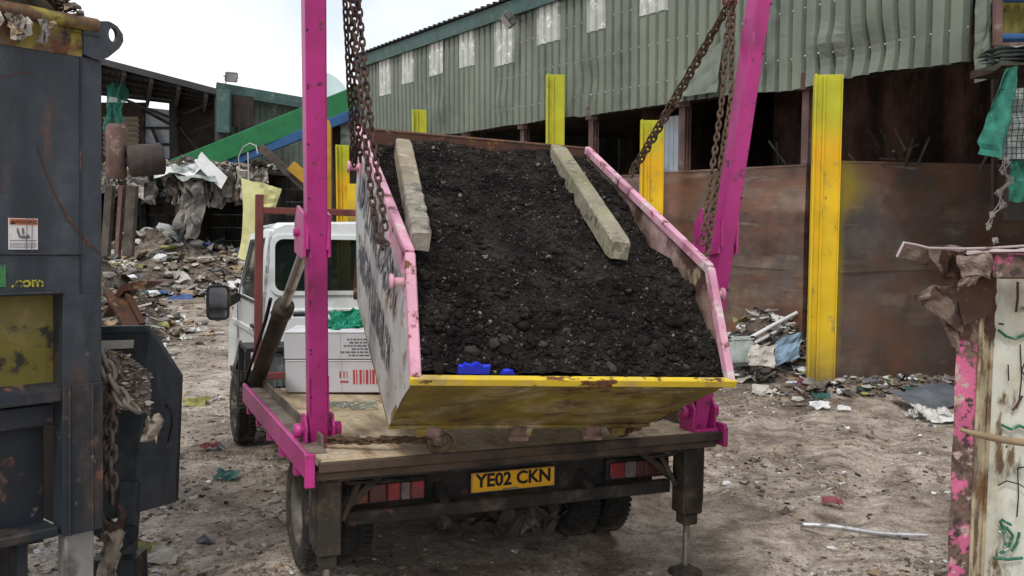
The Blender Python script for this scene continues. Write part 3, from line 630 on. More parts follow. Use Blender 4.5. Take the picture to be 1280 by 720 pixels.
mb = MB(); mb.box(wp(428, 215, 30), (1.25, .3, 4.0)); recenter(tag(mb.build('dark_screen', m_dark), 'dark screen between the left pink arm and the chains', 'screen'))
mb = MB(); mb.box(wp(435, 167, 29.5), (.42, .4, .85), bev=.05); recenter(tag(mb.build('white_container', m_ltgrey), 'pale plastic container high behind the left chains', 'container'))
mb = MB(); mb.bar(wp(411, 150, 29), wp(411, 330, 29), .18, .18); recenter(tag(mb.build('ochre_post', m_orange), 'thin ochre steel post just right of the left pink arm', 'post'))

cv = thing('conveyor', 'green and blue inclined conveyor rising to the right behind the debris', 'conveyor', loc=(-9.5, 30, 0))
def cvb(x0, y0, x1, y1, th, dp, m, nm, Y0=30.8, Y1=28.6):
    a, b = wp(x0, y0, Y0), wp(x1, y1, Y1); mb = MB(); d = (b - a).normalized(); up = d.cross(V((0, -1, 0))).normalized()
    if up.z < 0: up = -up
    R = Matrix((d, up.cross(d), up)).transposed(); mb.box((a + b) / 2, ((b - a).length, dp, th), R, bev=.02); return rel(mb, cv, nm, m)
cvb(163, 234, 470, 112, .66, .06, m_conv_g, 'side_board'); cvb(163, 233, 470, 111, .60, .06, m_conv_g, 'side_board', 32, 29.8)
cvb(215, 231, 470, 132, .30, .10, m_conv_b, 'lower_beam', 30.7, 28.5)
mb = MB(); a, b = wp(163, 230, 31.4), wp(470, 108, 29.2); mb.bar(a, b, 1.0, .04); rel(mb, cv, 'belt', m_blk)
mb = MB()
for x, y in ((180, 228), (310, 190), (436, 142)): mb.bar(wp(x, y + 8, 30.6), V((wp(x, y, 30.6).x, 30.6, 0)), .14); 
split_rel(mb, cv, 'support_leg', m_chassis)
mb = MB(); mb.bar(wp(326, 184, 28), wp(388, 240, 28), .22); recenter(tag(mb.build('leaning_beam', LIT[2]), 'dark timber beam leaning down to the right below the conveyor', 'beam'))
mb = MB(); mb.bar(wp(364, 207, 27.8), wp(386, 226, 27.8), .22, .3); recenter(tag(mb.build('ochre_beam', m_orange), 'short ochre beam beside the leaning dark beam', 'beam'))

# debris bay: dark block walls with rubbish piled and hanging on its top
db = thing('block_bay', 'dark blockwork bay buried in waste under the conveyor', 'bay', loc=(-10.5, 30, 0))
mb = MB()
for r_ in range(8):
    for c_ in range(16):
        x = -14.0 + c_ * .52 + (r_ % 2) * .26; mb.box((x, 31.0 + rn.uniform(-.03, .03), .22 + r_ * .42), (.50, .35, .40), bev=.02)
rel(mb, db, 'rear_wall', m_block)
mb = MB(); mb.box((-9.95, 29.6, 1.7), (.4, 2.2, 3.4), bev=.03); mb.box((-13.4, 29.6, 1.7), (.4, 2.2, 3.4), bev=.03); mb.box((-7.6, 29.9, 1.5), (.4, 2.2, 3), bev=.03); split_rel(mb, db, 'side_wall', m_block)
mb = MB(); mb.box((-10.6, 29.8, 3.42), (6.6, 2.6, .12)); rel(mb, db, 'top_slab', m_block)
rn2 = random.Random(5); mb = MB()
def bayp(r): 
    x = r.uniform(-13.6, -7.4); k = max(0, 1 - abs((x + 10.0) / 3.2) ** 1.3); return (x, r.uniform(28.3, 30.6), 3.40 + r.random() * (.10 + .22 * k))
litter(mb, 1500, bayp, lambda r: .05 + .30 * r.random() ** 2.2, [12, 26, 14, 16, 7, 10, 1, 4, .5, 4, 8], rn2)
for k in range(44):   # rags and film hanging over the edge
    x = rn2.uniform(-13.4, -7.4); l = rn2.uniform(.3, 1.1); mb.sheet((x, 28.4 + rn2.uniform(-.2, .1), 3.5 - l / 2), V((rn2.uniform(.15, .5), 0, rn2.uniform(-.1, .1))), V((rn2.uniform(-.2, .2), .1, l)), 7, .22, rn2.choice([1, 3, 3, 1, 2, 10, 0]), k)
tag(recenter(mb.build('piled_waste', LIT)), 'tangled grey waste piled and hanging over the top of the blockwork bay', 'debris heap', None, 'stuff')
def big(name, label, cat, c, u, v, m, n=8, amp=.08, seed=1, group=None):
    mb = MB(); mb.sheet(c, u, v, n, amp, 0, seed); return recenter(tag(mb.build(name, m), label, cat, group))
big('white_sheet', 'crumpled white sheet lying on top of the piled waste', 'sheet', wp(222, 211, 28.2), V((1.4, 0, .2)), V((-.2, .6, .4)), LIT[4], 8, .09, 2)
big('grey_tarpaulin', 'slate grey tarpaulin folded over the piled waste beside the white sheet', 'tarpaulin', wp(243, 217, 28.0), V((1.25, 0, -.15)), V((-.3, .5, .35)), m_ltgrey, 8, .1, 3)
big('white_board', 'pale board sloping down to the right on the piled waste', 'board', wp(264, 213, 28.0), V((.75, 0, -.75)), V((.1, .3, .35)), LIT[4], 3, .03, 4)
big('plastic_film', 'grey plastic film hanging down over the front of the dark bay', 'plastic sheet', wp(238, 258, 28.0), V((.75, 0, 0)), V((.1, .1, 1.5)), LIT[1], 12, .2, 6)
big('hanging_rag', 'pale pointed rag hanging below the grey plastic film', 'rag', wp(236, 282, 27.9), V((.45, 0, .1)), V((.15, .05, .9)), LIT[3], 8, .2, 8)
mb = MB(); mb.grid(lambda a, b: wp(301 + 12 * a - 8 * b + 7 * sin(b * 2.6), 222 + 8 * a + 100 * b, 25) + V((0, .12 * noise.noise(V((a, b * 3, 1))), 0)) + V((.25 * a, 0, 0)), 3, 10, 0, False)
mb.grid(lambda a, b: wp(304 + 46 * a - 8 * a * b, 226 + 14 * abs(a - .3) + (58 - 34 * a) * b, 25.3) + V((0, .2 * a + .12 * noise.noise(V((a * 4, b * 4, 7))), .05 * noise.noise(V((a * 5, b * 2, 7))))), 9, 6, 0, False)
recenter(tag(mb.build('foam_sheet', m_foam), 'pale yellow foam sheets hanging left of the white cab', 'foam sheet'))
mb = MB(); 
for x0, x1, m_ in ((132, 141, 0), (147, 152, 1), (160, 172, 0)): mb.bar(wp(x0 + 6, 232, 24), wp(x0, 320, 24), (x1 - x0) * 24 / 1180, .2, mi=m_)
recenter(tag(mb.build('timber_props', [LIT[2], m_col]), 'brown upright props beside the slate blue container, under the rusty rolls', 'props'))
# rusty rolls
mb = MB(); c0, c1 = wp(146, 155, 26), wp(145, 224, 26); mb.tube([c0, c0.lerp(c1, .06), c0.lerp(c1, .5), c0.lerp(c1, .94), c1], [.20, .28, .25, .28, .22], 20); recenter(tag(mb.build('rusty_drum', m_col), 'upright rusty pink brown drum beside the slate blue container', 'drum'))
mb = MB(); c0, c1 = wp(160, 202, 26), wp(205, 198, 26.4); mb.tube([c0, c0.lerp(c1, .05), c0.lerp(c1, .95), c1], [.35, .44, .44, .34], 22); recenter(tag(mb.build('dark_roll', mat('dark_roll', (.06, .05, .045), .9, var=.3)), 'dark brown roll lying on its side next to the rusty drum', 'roll'))
# wire loops above debris
mb = MB(); mb.tube([wp(x, y, 27.4) for x, y in ((300, 214), (298, 196), (304, 184), (312, 179), (320, 182), (322, 192))], .02, 5); mb.tube([wp(x, y, 27.4) for x, y in ((310, 190), (311, 222), (309, 245))], .025, 5); recenter(tag(mb.build('wire_loop', LIT[3]), 'pale wire looping up out of the waste below the conveyor', 'wire'))
heap('debris_heap', 'low heap of mixed litter spilling out of the dark bay', (-11.2, 28.6, 0), 5.8, 4.6, 1.55, 3400, lambda r: .05 + .40 * r.random() ** 2.6, [18, 28, 9, 28, 17, 12, 2.2, 2.4, .5, 3, 9], 3, m_heap)
heap('debris_heap', 'pale crumpled plastic and boards strewn over the litter heap before the bay', (-10.8, 28.3, .02), 5.0, 4.2, 1.55, 230, lambda r: .22 + .40 * r.random() ** 2, [3, 14, 2, 34, 26, 8, 1.5, 1, .2, 3, 10], 33, m_heap)
heap('debris_heap', 'tall earthy heap just behind the slate blue container', (-8.3, 16.6, 0), 2.25, 3.4, 2.0, 2200, lambda r: .04 + .22 * r.random() ** 3, [40, 26, 14, 18, 7, 18, .8, .8, .2, 2, 3], 4, m_heap)
heap('debris_heap', 'narrow line of light litter below the earthy heap', G(190, 425) + V((-.35, 0, 0)), .9, 2.6, .16, 420, lambda r: .03 + .16 * r.random() ** 2, [20, 20, 6, 26, 20, 12, 1, 3, 1, 6, 4], 5, m_heap)
heap('debris_heap', 'heap of tubes, crates and litter against the brown wall right of the skip', G(966, 468) + V((0, .15, 0)), 1.3, .85, .78, 1100, lambda r: .03 + .20 * r.random() ** 2, [16, 26, 9, 26, 20, 8, 1.2, 1.2, .3, 1.5, 9], 6, m_heap)
heap('debris_heap', 'low strip of rubbish along the foot of the wide brown wall', G(1130, 487), 1.9, .55, .16, 700, lambda r: .03 + .13 * r.random() ** 2, [26, 26, 16, 20, 10, 12, 1, 2.5, .4, 3, 6], 7, m_heap, rot=.12)
# identifiable items right side
rp_ = random.Random(8)
tubes = [((928, 428), (1012, 383), .028, 4), ((936, 432), (1010, 396), .026, 4), ((945, 437), (1000, 412), .02, 3), ((980, 418), (1011, 425), .018, 3), ((985, 398), (1011, 404), .02, 4), ((960, 462), (1004, 440), .03, 1), ((990, 470), (1012, 468), .022, 4)]
for i, (a, b, r_, k) in enumerate(tubes):
    mb = MB(); mb.tube([wp(*a, 12.6 + .05 * i), wp((a[0] + b[0]) / 2, (a[1] + b[1]) / 2 - 1, 12.7 + .05 * i), wp(*b, 12.8 + .05 * i)], r_, 8)
    recenter(tag(mb.build('metal_tube', LIT[k]), ['longest white tube leaning up towards the near yellow post', 'second long white tube just below the longest one', 'short pale tube lying across the heap under the long tubes', 'short tube end touching the yellow post, lower of two', 'short tube end touching the yellow post, upper of two', 'grey tube lying low on the heap in front', 'white tube flat on the ground at the foot of the near yellow post'][i], 'tube', 'tubes on the heap by the near yellow post'))
mb = MB(); R = Matrix.Rotation(radians(12), 3, 'Z') @ Matrix.Rotation(radians(-18), 3, 'X'); c = wp(926, 439, 12.4)
mb.box(c, (.42, .10, .40), R, bev=.04)
for k in (-1, 0, 1): mb.box(c + R @ V((k * .12, -.055, 0)), (.02, .02, .32), R, bev=.004)
mb.box(c + R @ V((0, -.055, .15)), (.36, .02, .02), R); mb.box(c + R @ V((0, -.055, -.15)), (.36, .02, .02), R)
for sx, sz in ((-.17, .16), (.17, .16), (.18, -.13)): mb.cyl(c + R @ V((sx, -.06, sz)), c + R @ V((sx, .0, sz)), .035, 10, 1)
recenter(tag(mb.build('plastic_crate', [m_ltgrey, m_blk]), 'pale grey ribbed plastic lid lying on the heap beside the skip', 'plastic lid'))
big('blue_rag', 'pale blue plastic scrap among the tubes on the heap', 'plastic scrap', wp(985, 436, 12.3), V((.35, 0, .1)), V((.1, .1, .35)), mat('pale_blue', (.22, .32, .42), .7), 6, .15, 3)
big('pinkish_bag', 'dusty pale pink bag crumpled in front of the plastic lid', 'bag', wp(952, 445, 12.1), V((.32, 0, -.05)), V((.05, .15, .25)), LIT[3], 8, .2, 5)
for i, (px, py, s_) in enumerate(((1158, 522, .20), (1172, 525, .17), (1141, 523, .15))):
    mb = MB(); q = G(px, py)
    for k in range(5): mb.sheet(q + V((rp_.uniform(-.12, .12), rp_.uniform(-.1, .1), .035 + .015 * k)), V((s_ * rp_.uniform(.5, 1), 0, 0)), V((0, s_ * .8, .04)), 6, .25, 0, k + i)
    recenter(tag(mb.build('plastic_bag', mat('bag_film', (.55, .53, .50), .8, var=.3, vs=8)), ['largest crumpled white bag on the ground near the wreck post', 'white bag nearest the pink rusty container post', 'small white bag left of the largest one'][i], 'plastic bag', 'white bags by the wide brown wall'))
big('grey_sheet', 'dark slate sheet lying on the litter near the pink rusty post', 'sheet', G(1166, 506) + V((0, 0, .10)), V((.80, .2, .03)), V((-.1, .55, .12)), LIT[10], 8, .05, 12)
for i, (px, py, m_, s_, lb) in enumerate(((1075, 487, 1, .35, 'grey crumpled film on the litter strip right of the near yellow post'), (1100, 492, 4, .3, 'white film on the litter strip along the wide brown wall'), (1026, 500, 7, .22, 'small turquoise scrap in front of the near yellow post'), (1024, 511, 4, .22, 'white scrap on the mud in front of the near yellow post'), (1055, 515, 4, .14, 'small white scrap to the right of the larger white one'), (955, 493, 3, .3, 'dirty pale rag at the edge of the litter near the skip'), (1185, 530, 4, .2, 'white and blue scrap beside the pink rusty post'), (1040, 634, 8, .17, 'flattened dark red wrapper on the mud'), (225, 374, 6, .55, 'blue and white bag on the mud left of the cab'), (262, 563, 8, .16, 'pink red scrap on the mud left of the truck'), (285, 600, 7, .20, 'teal rag trodden into the mud left of the truck'), (245, 507, 9, .28, 'yellow green rag left of the front wheel'), (206, 703, 3, .22, 'pale crumpled paper at the foot of the blue container'), (178, 700, 9, .25, 'lime green and white wrapper at the foot of the blue container'))):
    c = G(px, py) + V((0, 0, .05)); rs = {8: .05}.get(m_, .12); big('litter_scrap', lb, 'scrap', c, V((s_, 0, 0)), V((.1 * s_, s_ * .5, rs * s_ * 2)), LIT[m_], 6, .16, i, 'larger scraps lying on the mud')
mb = MB(); a, b = G(1000, 662), G(1159, 677); L = [a.lerp(b, k / 8) + V((0, 0, .035 + .01 * sin(k * .9))) for k in range(9)]; mb.tube(L, [.019] * 8 + [.013], 8); recenter(tag(mb.build('metal_strip', mat('bright_tube', (.50, .50, .52), .4, .5, spots=[(DIRT, 9, .6, .05)])), 'long pale metal tube lying on the mud to the right of the truck', 'tube'))
mb = MB(); 
for k in range(9): mb.sheet(G(620 + rp_.uniform(-45, 45), 662 + rp_.uniform(-6, 6)) + V((0, 0, .06 + .012 * k)), V((.45, 0, .02)), V((.05, .22, .08)), 8, .28, [0, 9, 0, 2][k % 4], k)
recenter(tag(mb.build('muddy_tarpaulin', [m_heap] * 2 + [LIT[2]] + [m_heap] * 9), 'crumpled muddy tarpaulin lying under the back of the truck', 'tarpaulin'))
# bent rusty plate + beam near blue container
mb = MB(); pts = [(127, 398), (140, 372), (152, 356), (175, 351), (205, 352)]
mb.grid(lambda a, b: wp(*[(pts[min(int(a * 4), 3)][i] * (1 - (a * 4 - min(int(a * 4), 3))) + pts[min(int(a * 4), 3) + 1][i] * (a * 4 - min(int(a * 4), 3))) for i in (0, 1)], 7.6) + V((0, .45 * b, -.02 * b)), 8, 3, 0, False)
mb.prism([wp(127, 398, 7.6), wp(140, 372, 7.6), wp(152, 356, 7.6), wp(175, 351, 7.6), wp(206, 352, 7.6), wp(190, 359, 7.6), (wp(155, 364, 7.6))], (0, .02, 0))
mb.bar(wp(139, 364, 7.65), wp(166, 412, 7.4), .13, .03, bev=.003); mb.bar(wp(152, 361, 7.7), wp(176, 410, 7.5), .05, .12, bev=.003)
recenter(tag(mb.build('bent_plate', m_wred), 'bent rusty plate and strut sticking up behind the blue container flap', 'scrap metal'))

# ------------------------------------------------------------------ near slate blue container (left)
e1 = wp(127, 262, 4.6); e1.z = 0; fd = V((sin(radians(40)), cos(radians(40)), 0)); fn_ = V((fd.y, -fd.x, 0))
FR = Matrix((fd, -fn_, V((0, 0, 1)))).transposed()   # x along face (towards right), y into the container
CM = FR.to_4x4(); CM.translation = e1; pv = V((e1.x, e1.y, 2.28)); CM = Matrix.Translation(pv) @ Matrix.Rotation(-radians(2.1), 4, fn_) @ Matrix.Translation(-pv) @ CM; CI = CM.inverted()
ct = thing('compactor_container', 'near slate blue steel waste container at the left edge, heaped with waste', 'waste container', matrix=CM)
def cl(px, py, off=0.0): p = onplane(px, py, e1 + fn_ * off, fn_); return CI @ p
def cbox(xa, xb, ya, yb, o0, o1, m, name, bev=.006, par=None, lb=None, mb=None):
    # pixel rectangle on the face plane, from depth o0 (front, towards viewer) to o1 (into)
    L_ = cl(xa, (ya + yb) / 2).x; R_ = cl(xb, (ya + yb) / 2).x; T_ = cl((xa + xb) / 2, ya).z; B_ = cl((xa + xb) / 2, yb).z
    own = mb is None; mb = mb or MB(); mb.box(((L_ + R_) / 2, (o0 + o1) / 2, (T_ + B_) / 2), (R_ - L_, o1 - o0, T_ - B_), None, 0, bev)
    if own:
        o = mb.build(name, m, par or ct)
        if lb: o['label'] = lb
        return o
XL = cl(0, 262).x - 1.3
zt = cl(60, 66).z; zs = cl(60, 369).z; zr = cl(60, 484).z; xr0 = cl(79, 420).x; xp1 = 0.0; zpb = cl(105, 664).z; xpl = cl(77, 560).x
ztr = cl(127, 75).z
mb = MB()
mb.box(((XL + 0) / 2, .05, (ztr + zs) / 2), (-XL, .10, ztr - zs), None, 0, .002)            # upper face
mb.box(((xr0 + 0) / 2, .055, (zs + zpb) / 2), (-xr0, .11, zs - zpb + .004), None, 0, .002)  # pillar
mb.prism([(XL, .004, cl(40, 492).z), (XL, .30, cl(40, 470).z), (XL, .30, cl(40, 500).z), (XL, .004, cl(40, 505).z)], (xr0 - XL, 0, 0), 1)
mb.prism([(XL, .50, ztr), (0, .50, ztr), (0, 6, ztr), (XL, 6, ztr)], (0, 0, .01))
mb.box((-.02, 3.0, (ztr + .55) / 2 + .1), (.06, 5.8, ztr - .55), None, 0, .01)
mb.box((XL, 3.0, (ztr + .55) / 2 + .1), (.06, 5.8, ztr - .55), None, 0, .01)
mb.build('body', [m_cont, m_cont2], ct)
mb = MB(); mb.box(((XL + xr0) / 2, .12, (zs + zr) / 2), (xr0 - XL, .03, zs - zr + .1)); mb.build('recessed_panel', m_dyel, ct)
mb = MB()
zl = cl(40, 540).z; mb.box(((XL + xr0) / 2, .12, (zr - .1 + zl) / 2), (xr0 - XL, .05, abs(zr - .1 - zl)), None, 0, .005)
mb.box(((XL + xpl) / 2, .22, (zl + zpb) / 2 - .02), (xpl - XL, .06, abs(zl - zpb) + .1), None, 0, .005); mb.box(((XL + xpl) / 2, .12, zpb + .02), (xpl - XL, .20, .05), None, 0, .01)
for k in range(3): mb.box((xpl - .12 - .3 * k, .3, zpb - .16), (.05, .3, .34))
mb.build('lower_front', m_cont2, ct)
mb = MB(); wpi = (cl(118, 500).x, cl(127, 500).x); mb.box(((xpl + 0) / 2, -.012, (zr + zpb) / 2), (-xpl, .012, zr - zpb), None, 0, .003)
mb.tube([(xpl + .03 + i * .0, -.02, zr - (zr - zpb) * k / 10) for i in (0,) for k in range(11)], .008, 6); mb.tube([(-.055, -.02, zr - (zr - zpb) * k / 10) for k in range(11)], .007, 6)
mb.build('corner_pillar', m_cont2, ct)
cbox(84, 119, 664, 760, .01, .10, m_foot, 'adjustable_foot', lb='pale scuffed steel foot')
yb_ = MB(); zyt = cl(50, 28).z; zyb = cl(50, 63).z; xyr = cl(102, 50).x
# yellow band follows the face edge
yb_.prism([(XL, -.004, zyb), (xyr, -.004, zyb), (xyr, -.004, zyt + .02), (XL, -.004, zyt + .02)], (0, .12, 0)); yb_.tube([(XL, -.02, zyt + .03), (cl(120, 32).x, -.01, zyt + .03)], .035, 8); yb_.build('yellow_band', mat('rusty_yellow', (.30, .25, .045), .7, var=.3, spots=[((.12, .075, .045), 6, .47, .06), (DK, 9, .60, .04), (RUST, 11, .58, .04)], bump=.3), ct)
mb = MB(); ez = cl(127, 75)
pl = [cl(102, 36), cl(118, 27), cl(134, 27), cl(144, 33), cl(151, 43), cl(152, 52), cl(147, 61), cl(127, 77), cl(102, 70)]
# lug with an oval eye
cc = cl(139, 44); outer = []; inner = []; N_ = 28
for k in range(N_):
    a = 2 * pi * k / N_; dx, dz = cos(a), sin(a)
    inner.append((cc.x + .022 * dx, -.02, cc.z + .034 * dz)); tmax = 9
    for i in range(len(pl)):
        p, q = pl[i], pl[(i + 1) % len(pl)]; ex, ez_ = q.x - p.x, q.z - p.z; det = dx * -ez_ + dz * ex
        if abs(det) < 1e-9: continue
        rx_, rz_ = p.x - cc.x, p.z - cc.z; tt = (rx_ * -ez_ + rz_ * ex) / det; uu = (dx * rz_ - dz * rx_) / det
        if tt > 0 and -1e-6 <= uu <= 1 + 1e-6: tmax = min(tmax, tt)
    outer.append((cc.x + dx * tmax, -.02, cc.z + dz * tmax))
mb.holed(outer, inner, (0, .03, 0)); mb.build('lifting_lug', m_cont, ct)
# weld lines and rust scar
mb = MB(); zz = cl(60, 318).z; mb.tube([(XL, -.004, zz + .006), (cl(102, 318).x, -.004, zz)], .006, 5); mb.tube([(XL, -.004, zs + .01), (xr0, -.004, zs + .01)], .009, 5); mb.tube([(cl(100, 70).x, -.003, ztr), (cl(100, 70).x, -.003, zs)], .004, 5); mb.build('weld_seam', m_cont2, ct)
mb = MB(); pts = [cl(x, y) for x, y in ((46, 180), (52, 200), (60, 222), (70, 246), (82, 268), (96, 288), (112, 306), (126, 318))]
w_ = [.001, .003, .004, .005, .008, .007, .009, .004]
for i in range(7): mb.quad(pts[i] + V((-w_[i], -.0025, 0)), pts[i] + V((w_[i], -.0025, 0)), pts[i + 1] + V((w_[i + 1], -.0025, 0)), pts[i + 1] + V((-w_[i + 1], -.0025, 0)))
pts = [cl(x, y) for x, y in ((0, 97), (14, 93), (26, 91), (44, 90))]
for i in range(3): mb.quad(pts[i] + V((0, -.0025, -.003)), pts[i] + V((0, -.0025, .003)), pts[i + 1] + V((0, -.0025, .002)), pts[i + 1] + V((0, -.0025, -.002)))
[b_.build('rust_scar', m_wred, ct) for b_ in split_mb(mb)]
def text(s_, name, size, m, parent, matrix, ext=.0008, off=0.0, align='CENTER', lb=None, sx=1):
    cu = bpy.data.curves.new(name + '_c', 'FONT'); cu.body = s_; cu.size = size; cu.extrude = ext; cu.offset = off; cu.align_x = align; cu.align_y = 'CENTER'; cu.resolution_u = 3
    ob = bpy.data.objects.new('tmp', cu); C.objects.link(ob); dg = bpy.context.evaluated_depsgraph_get(); me = bpy.data.meshes.new_from_object(ob.evaluated_get(dg)); me.materials.clear(); me.materials.append(m)
    me.transform(matrix @ Matrix.Diagonal((sx, 1, 1, 1))); bpy.data.objects.remove(ob); o = bpy.data.objects.new(name, me); C.objects.link(o); o.parent = parent
    if lb: o['label'] = lb
    return o
FT = Matrix(((1, 0, 0, 0), (0, 0, -1, 0), (0, 1, 0, 0), (0, 0, 0, 1)))   # text plane xy -> xz facing -y
def at(x, y, z): return Matrix.Translation((x, y, z)) @ FT
m_txy = mat('yellow_lettering', (.38, .34, .03), .6, bump=0, spots=[((.05, .055, .06), 45, .54, .03)])
p = cl(34, 353); text('.com', 'yellow_lettering', .066, m_txy, ct, at(p.x, -.004, p.z), off=.0015, sx=1.12)
mb = MB(); p0_ = cl(-14, 345); p1_ = cl(7, 345); za, zb_ = cl(3, 331).z, cl(3, 359).z; mb.box(((p0_.x + p1_.x) / 2, -.003, (za + zb_) / 2), (p1_.x - p0_.x, .004, za - zb_), None, 0, .015); mb.build('green_emblem', mat('emblem_green', (.045, .20, .06), .6, var=.15, spots=[((.05, .055, .06), 40, .58, .03)]), ct)
sa, sb = cl(10, 292), cl(47, 292); za, zb_ = cl(28, 273).z, cl(28, 312).z; w_ = sb.x - sa.x; hh_ = za - zb_; cx_ = (sa.x + sb.x) / 2
mb = MB(); mb.box((cx_, -.003, (za + zb_) / 2), (w_, .003, hh_), None, 0, .001); st = mb.build('warning_sticker', mat('sticker_white', (.62, .60, .60), .5, var=.1, spots=[((.35, .3, .27), 12, .66, .05)], bump=0), ct)
mb = MB(); mb.box((cx_, -.0058, za - hh_ * .11), (w_ * .94, .0015, hh_ * .19)); mb.build('sticker_band', mat('sticker_orange', (.45, .14, .06), .5, bump=0), st)
mb = MB(); tri = lambda x, z, s_: [(x - s_, -.008, z - s_ * .8), (x + s_, -.008, z - s_ * .8), (x, -.008, z + s_ * .9)]; mb.prism(tri(cx_ - w_ * .36, za - hh_ * .12, hh_ * .075), (0, .001, 0)); mb.build('sticker_triangle', m_ink, st)
text('WARNING', 'sticker_text', hh_ * .17, m_ink, st, at(cx_ + w_ * .08, -.0072, za - hh_ * .115), sx=.88)
mb = MB(); q = lambda a, b: (sa.x + w_ * a, -.0055, zb_ + hh_ * b)
for poly in ([(.28, .72), (.34, .66), (.42, .40), (.36, .36), (.28, .55)], [(.44, .68), (.52, .70), (.54, .50), (.46, .48)], [(.38, .44), (.5, .46), (.66, .44), (.74, .38), (.62, .34), (.42, .35)], [(.60, .50), (.68, .48), (.72, .40), (.60, .42)]): mb.prism([q(*p) for p in poly], (0, .001, 0))
for b in (.28, .2, .155, .11, .065):
    a = .04
    while a < .92:
        l_ = rn.uniform(.03, .1); mb.prism([q(a, b), q(min(.96, a + l_), b), q(min(.96, a + l_), b + .018), q(a, b + .018)], (0, .001, 0)); a += l_ + .02
mb.prism([q(.03, .30), q(.97, .30), q(.97, .306), q(.03, .306)], (0, .001, 0)); mb.build('sticker_pictogram', m_greyink, st)
mb = MB()
for a in (.62, .80): mb.tube([(sa.x + w_ * a, -.008, za + hh_ * .02), (sa.x + w_ * (a - .03), -.008, zb_ - hh_ * .02 * (3 if a > .7 else 1))], .0016, 5)
mb.build('scratch', LIT[0], ct)
# waste heaped on the container
rn3 = random.Random(9); mb = MB()
def ctp(r):
    x = r.uniform(XL, -.03); y = r.uniform(-.02, .9); k = max(0, min(1, (-x) / .55)); base = cl(102, 40).z; s_ = base + .01 + k * .42 + y * .10; p = CM @ V((x, y, s_ - r.random() * .03)); return p
mb.grid(lambda a, b: CM @ V((XL + (-.02 - XL) * a, -.03 + .95 * b, cl(102, 40).z - .01 + max(0, min(1, -(XL + (.12 - XL) * a) / .55)) * .42 + .09 * b + .03 * noise.noise(V((a * 20, b * 12, 0))))), 40, 16, 0, False)
litter(mb, 4200, ctp, lambda r: .018 + .055 * r.random() ** 2.2, [30, 30, 14, 16, 1.5, 22, .1, .1, .1, .6, 3], rn3)
for k in range(46):
    x = rn3.uniform(XL, -.26); l = rn3.uniform(.03, .11); p = CM @ V((x, -.05, cl(20, 30).z + .03 - l / 2)); mb.sheet(p, fd * rn3.uniform(.02, .07), V((rn3.uniform(-.03, .03), 0, l)), 4, .3, rn3.choice([0, 1, 1, 3, 5]), k)
tag(recenter(mb.build('container_waste', LIT)), 'dry fibrous waste heaped on top of the slate blue container', 'waste', None, 'stuff')
# side flap (chute plate) behind the pillar
fl = thing('steel_flap', 'dark slate steel flap with a cut corner standing open behind the near container pillar', 'steel flap', loc=wp(170, 560, 5.3))
P5 = lambda x, y, Y=5.3: wp(x, y, Y)
mb = MB(); mb.prism([P5(118, 412), P5(187, 411, 5.3), P5(225, 471, 5.35), P5(219, 628, 5.35), P5(164, 643, 5.3), P5(118, 655, 5.3)], (0, .05, 0)); mb.bar(P5(118, 412), P5(187, 411), .03, .04); mb.bar(P5(164, 600), P5(158, 690), .10, .08); rel(mb, fl, 'plate', m_cont)
mb = MB(); mb.prism([P5(126, 426, 5.28), P5(167, 425, 5.28), P5(166, 435, 5.28), P5(126, 437, 5.28)], (0, .008, 0)); rel(mb, fl, 'white_label', LIT[3])
mb = MB(); mb.tube([P5(207, 506, 5.29), P5(214, 512, 5.25), P5(215, 530, 5.24), P5(210, 552, 5.29)], .007, 6); rel(mb, fl, 'handle', m_ink)
mb = MB(); mb.tube([P5(150, 668, 5.25), P5(168, 668, 5.25)], [.06, .05], 10); mb.bar(P5(122, 655, 5.2), P5(160, 680, 5.2), .10, .08); mb.box(P5(150, 740, 5.3), (.25, .2, .45)); rel(mb, fl, 'hinge_block', m_cont2)
mb = MB()
mb.grid(lambda a, b: wp(126 + 62 * a, 436 + 30 * a * a + (84 - 30 * a) * b, 5.24 - .22 * b) + V((0, .03 * noise.noise(V((a * 7, b * 7, 0))), 0)), 16, 16, 0, False)
def flp(r): a = r.random(); b = r.random(); return wp(126 + 62 * a, 436 + 30 * a * a + (84 - 30 * a) * b, 5.235 - .22 * b)
litter(mb, 1100, flp, lambda r: .006 + .034 * r.random() ** 5, [34, 30, 10, 20, 2, 14, .2, .2, .1, 1, 3], rn3)
tag(recenter(mb.build('flap_waste', LIT)), 'dusty waste heaped against the open steel flap', 'waste', None, 'stuff')

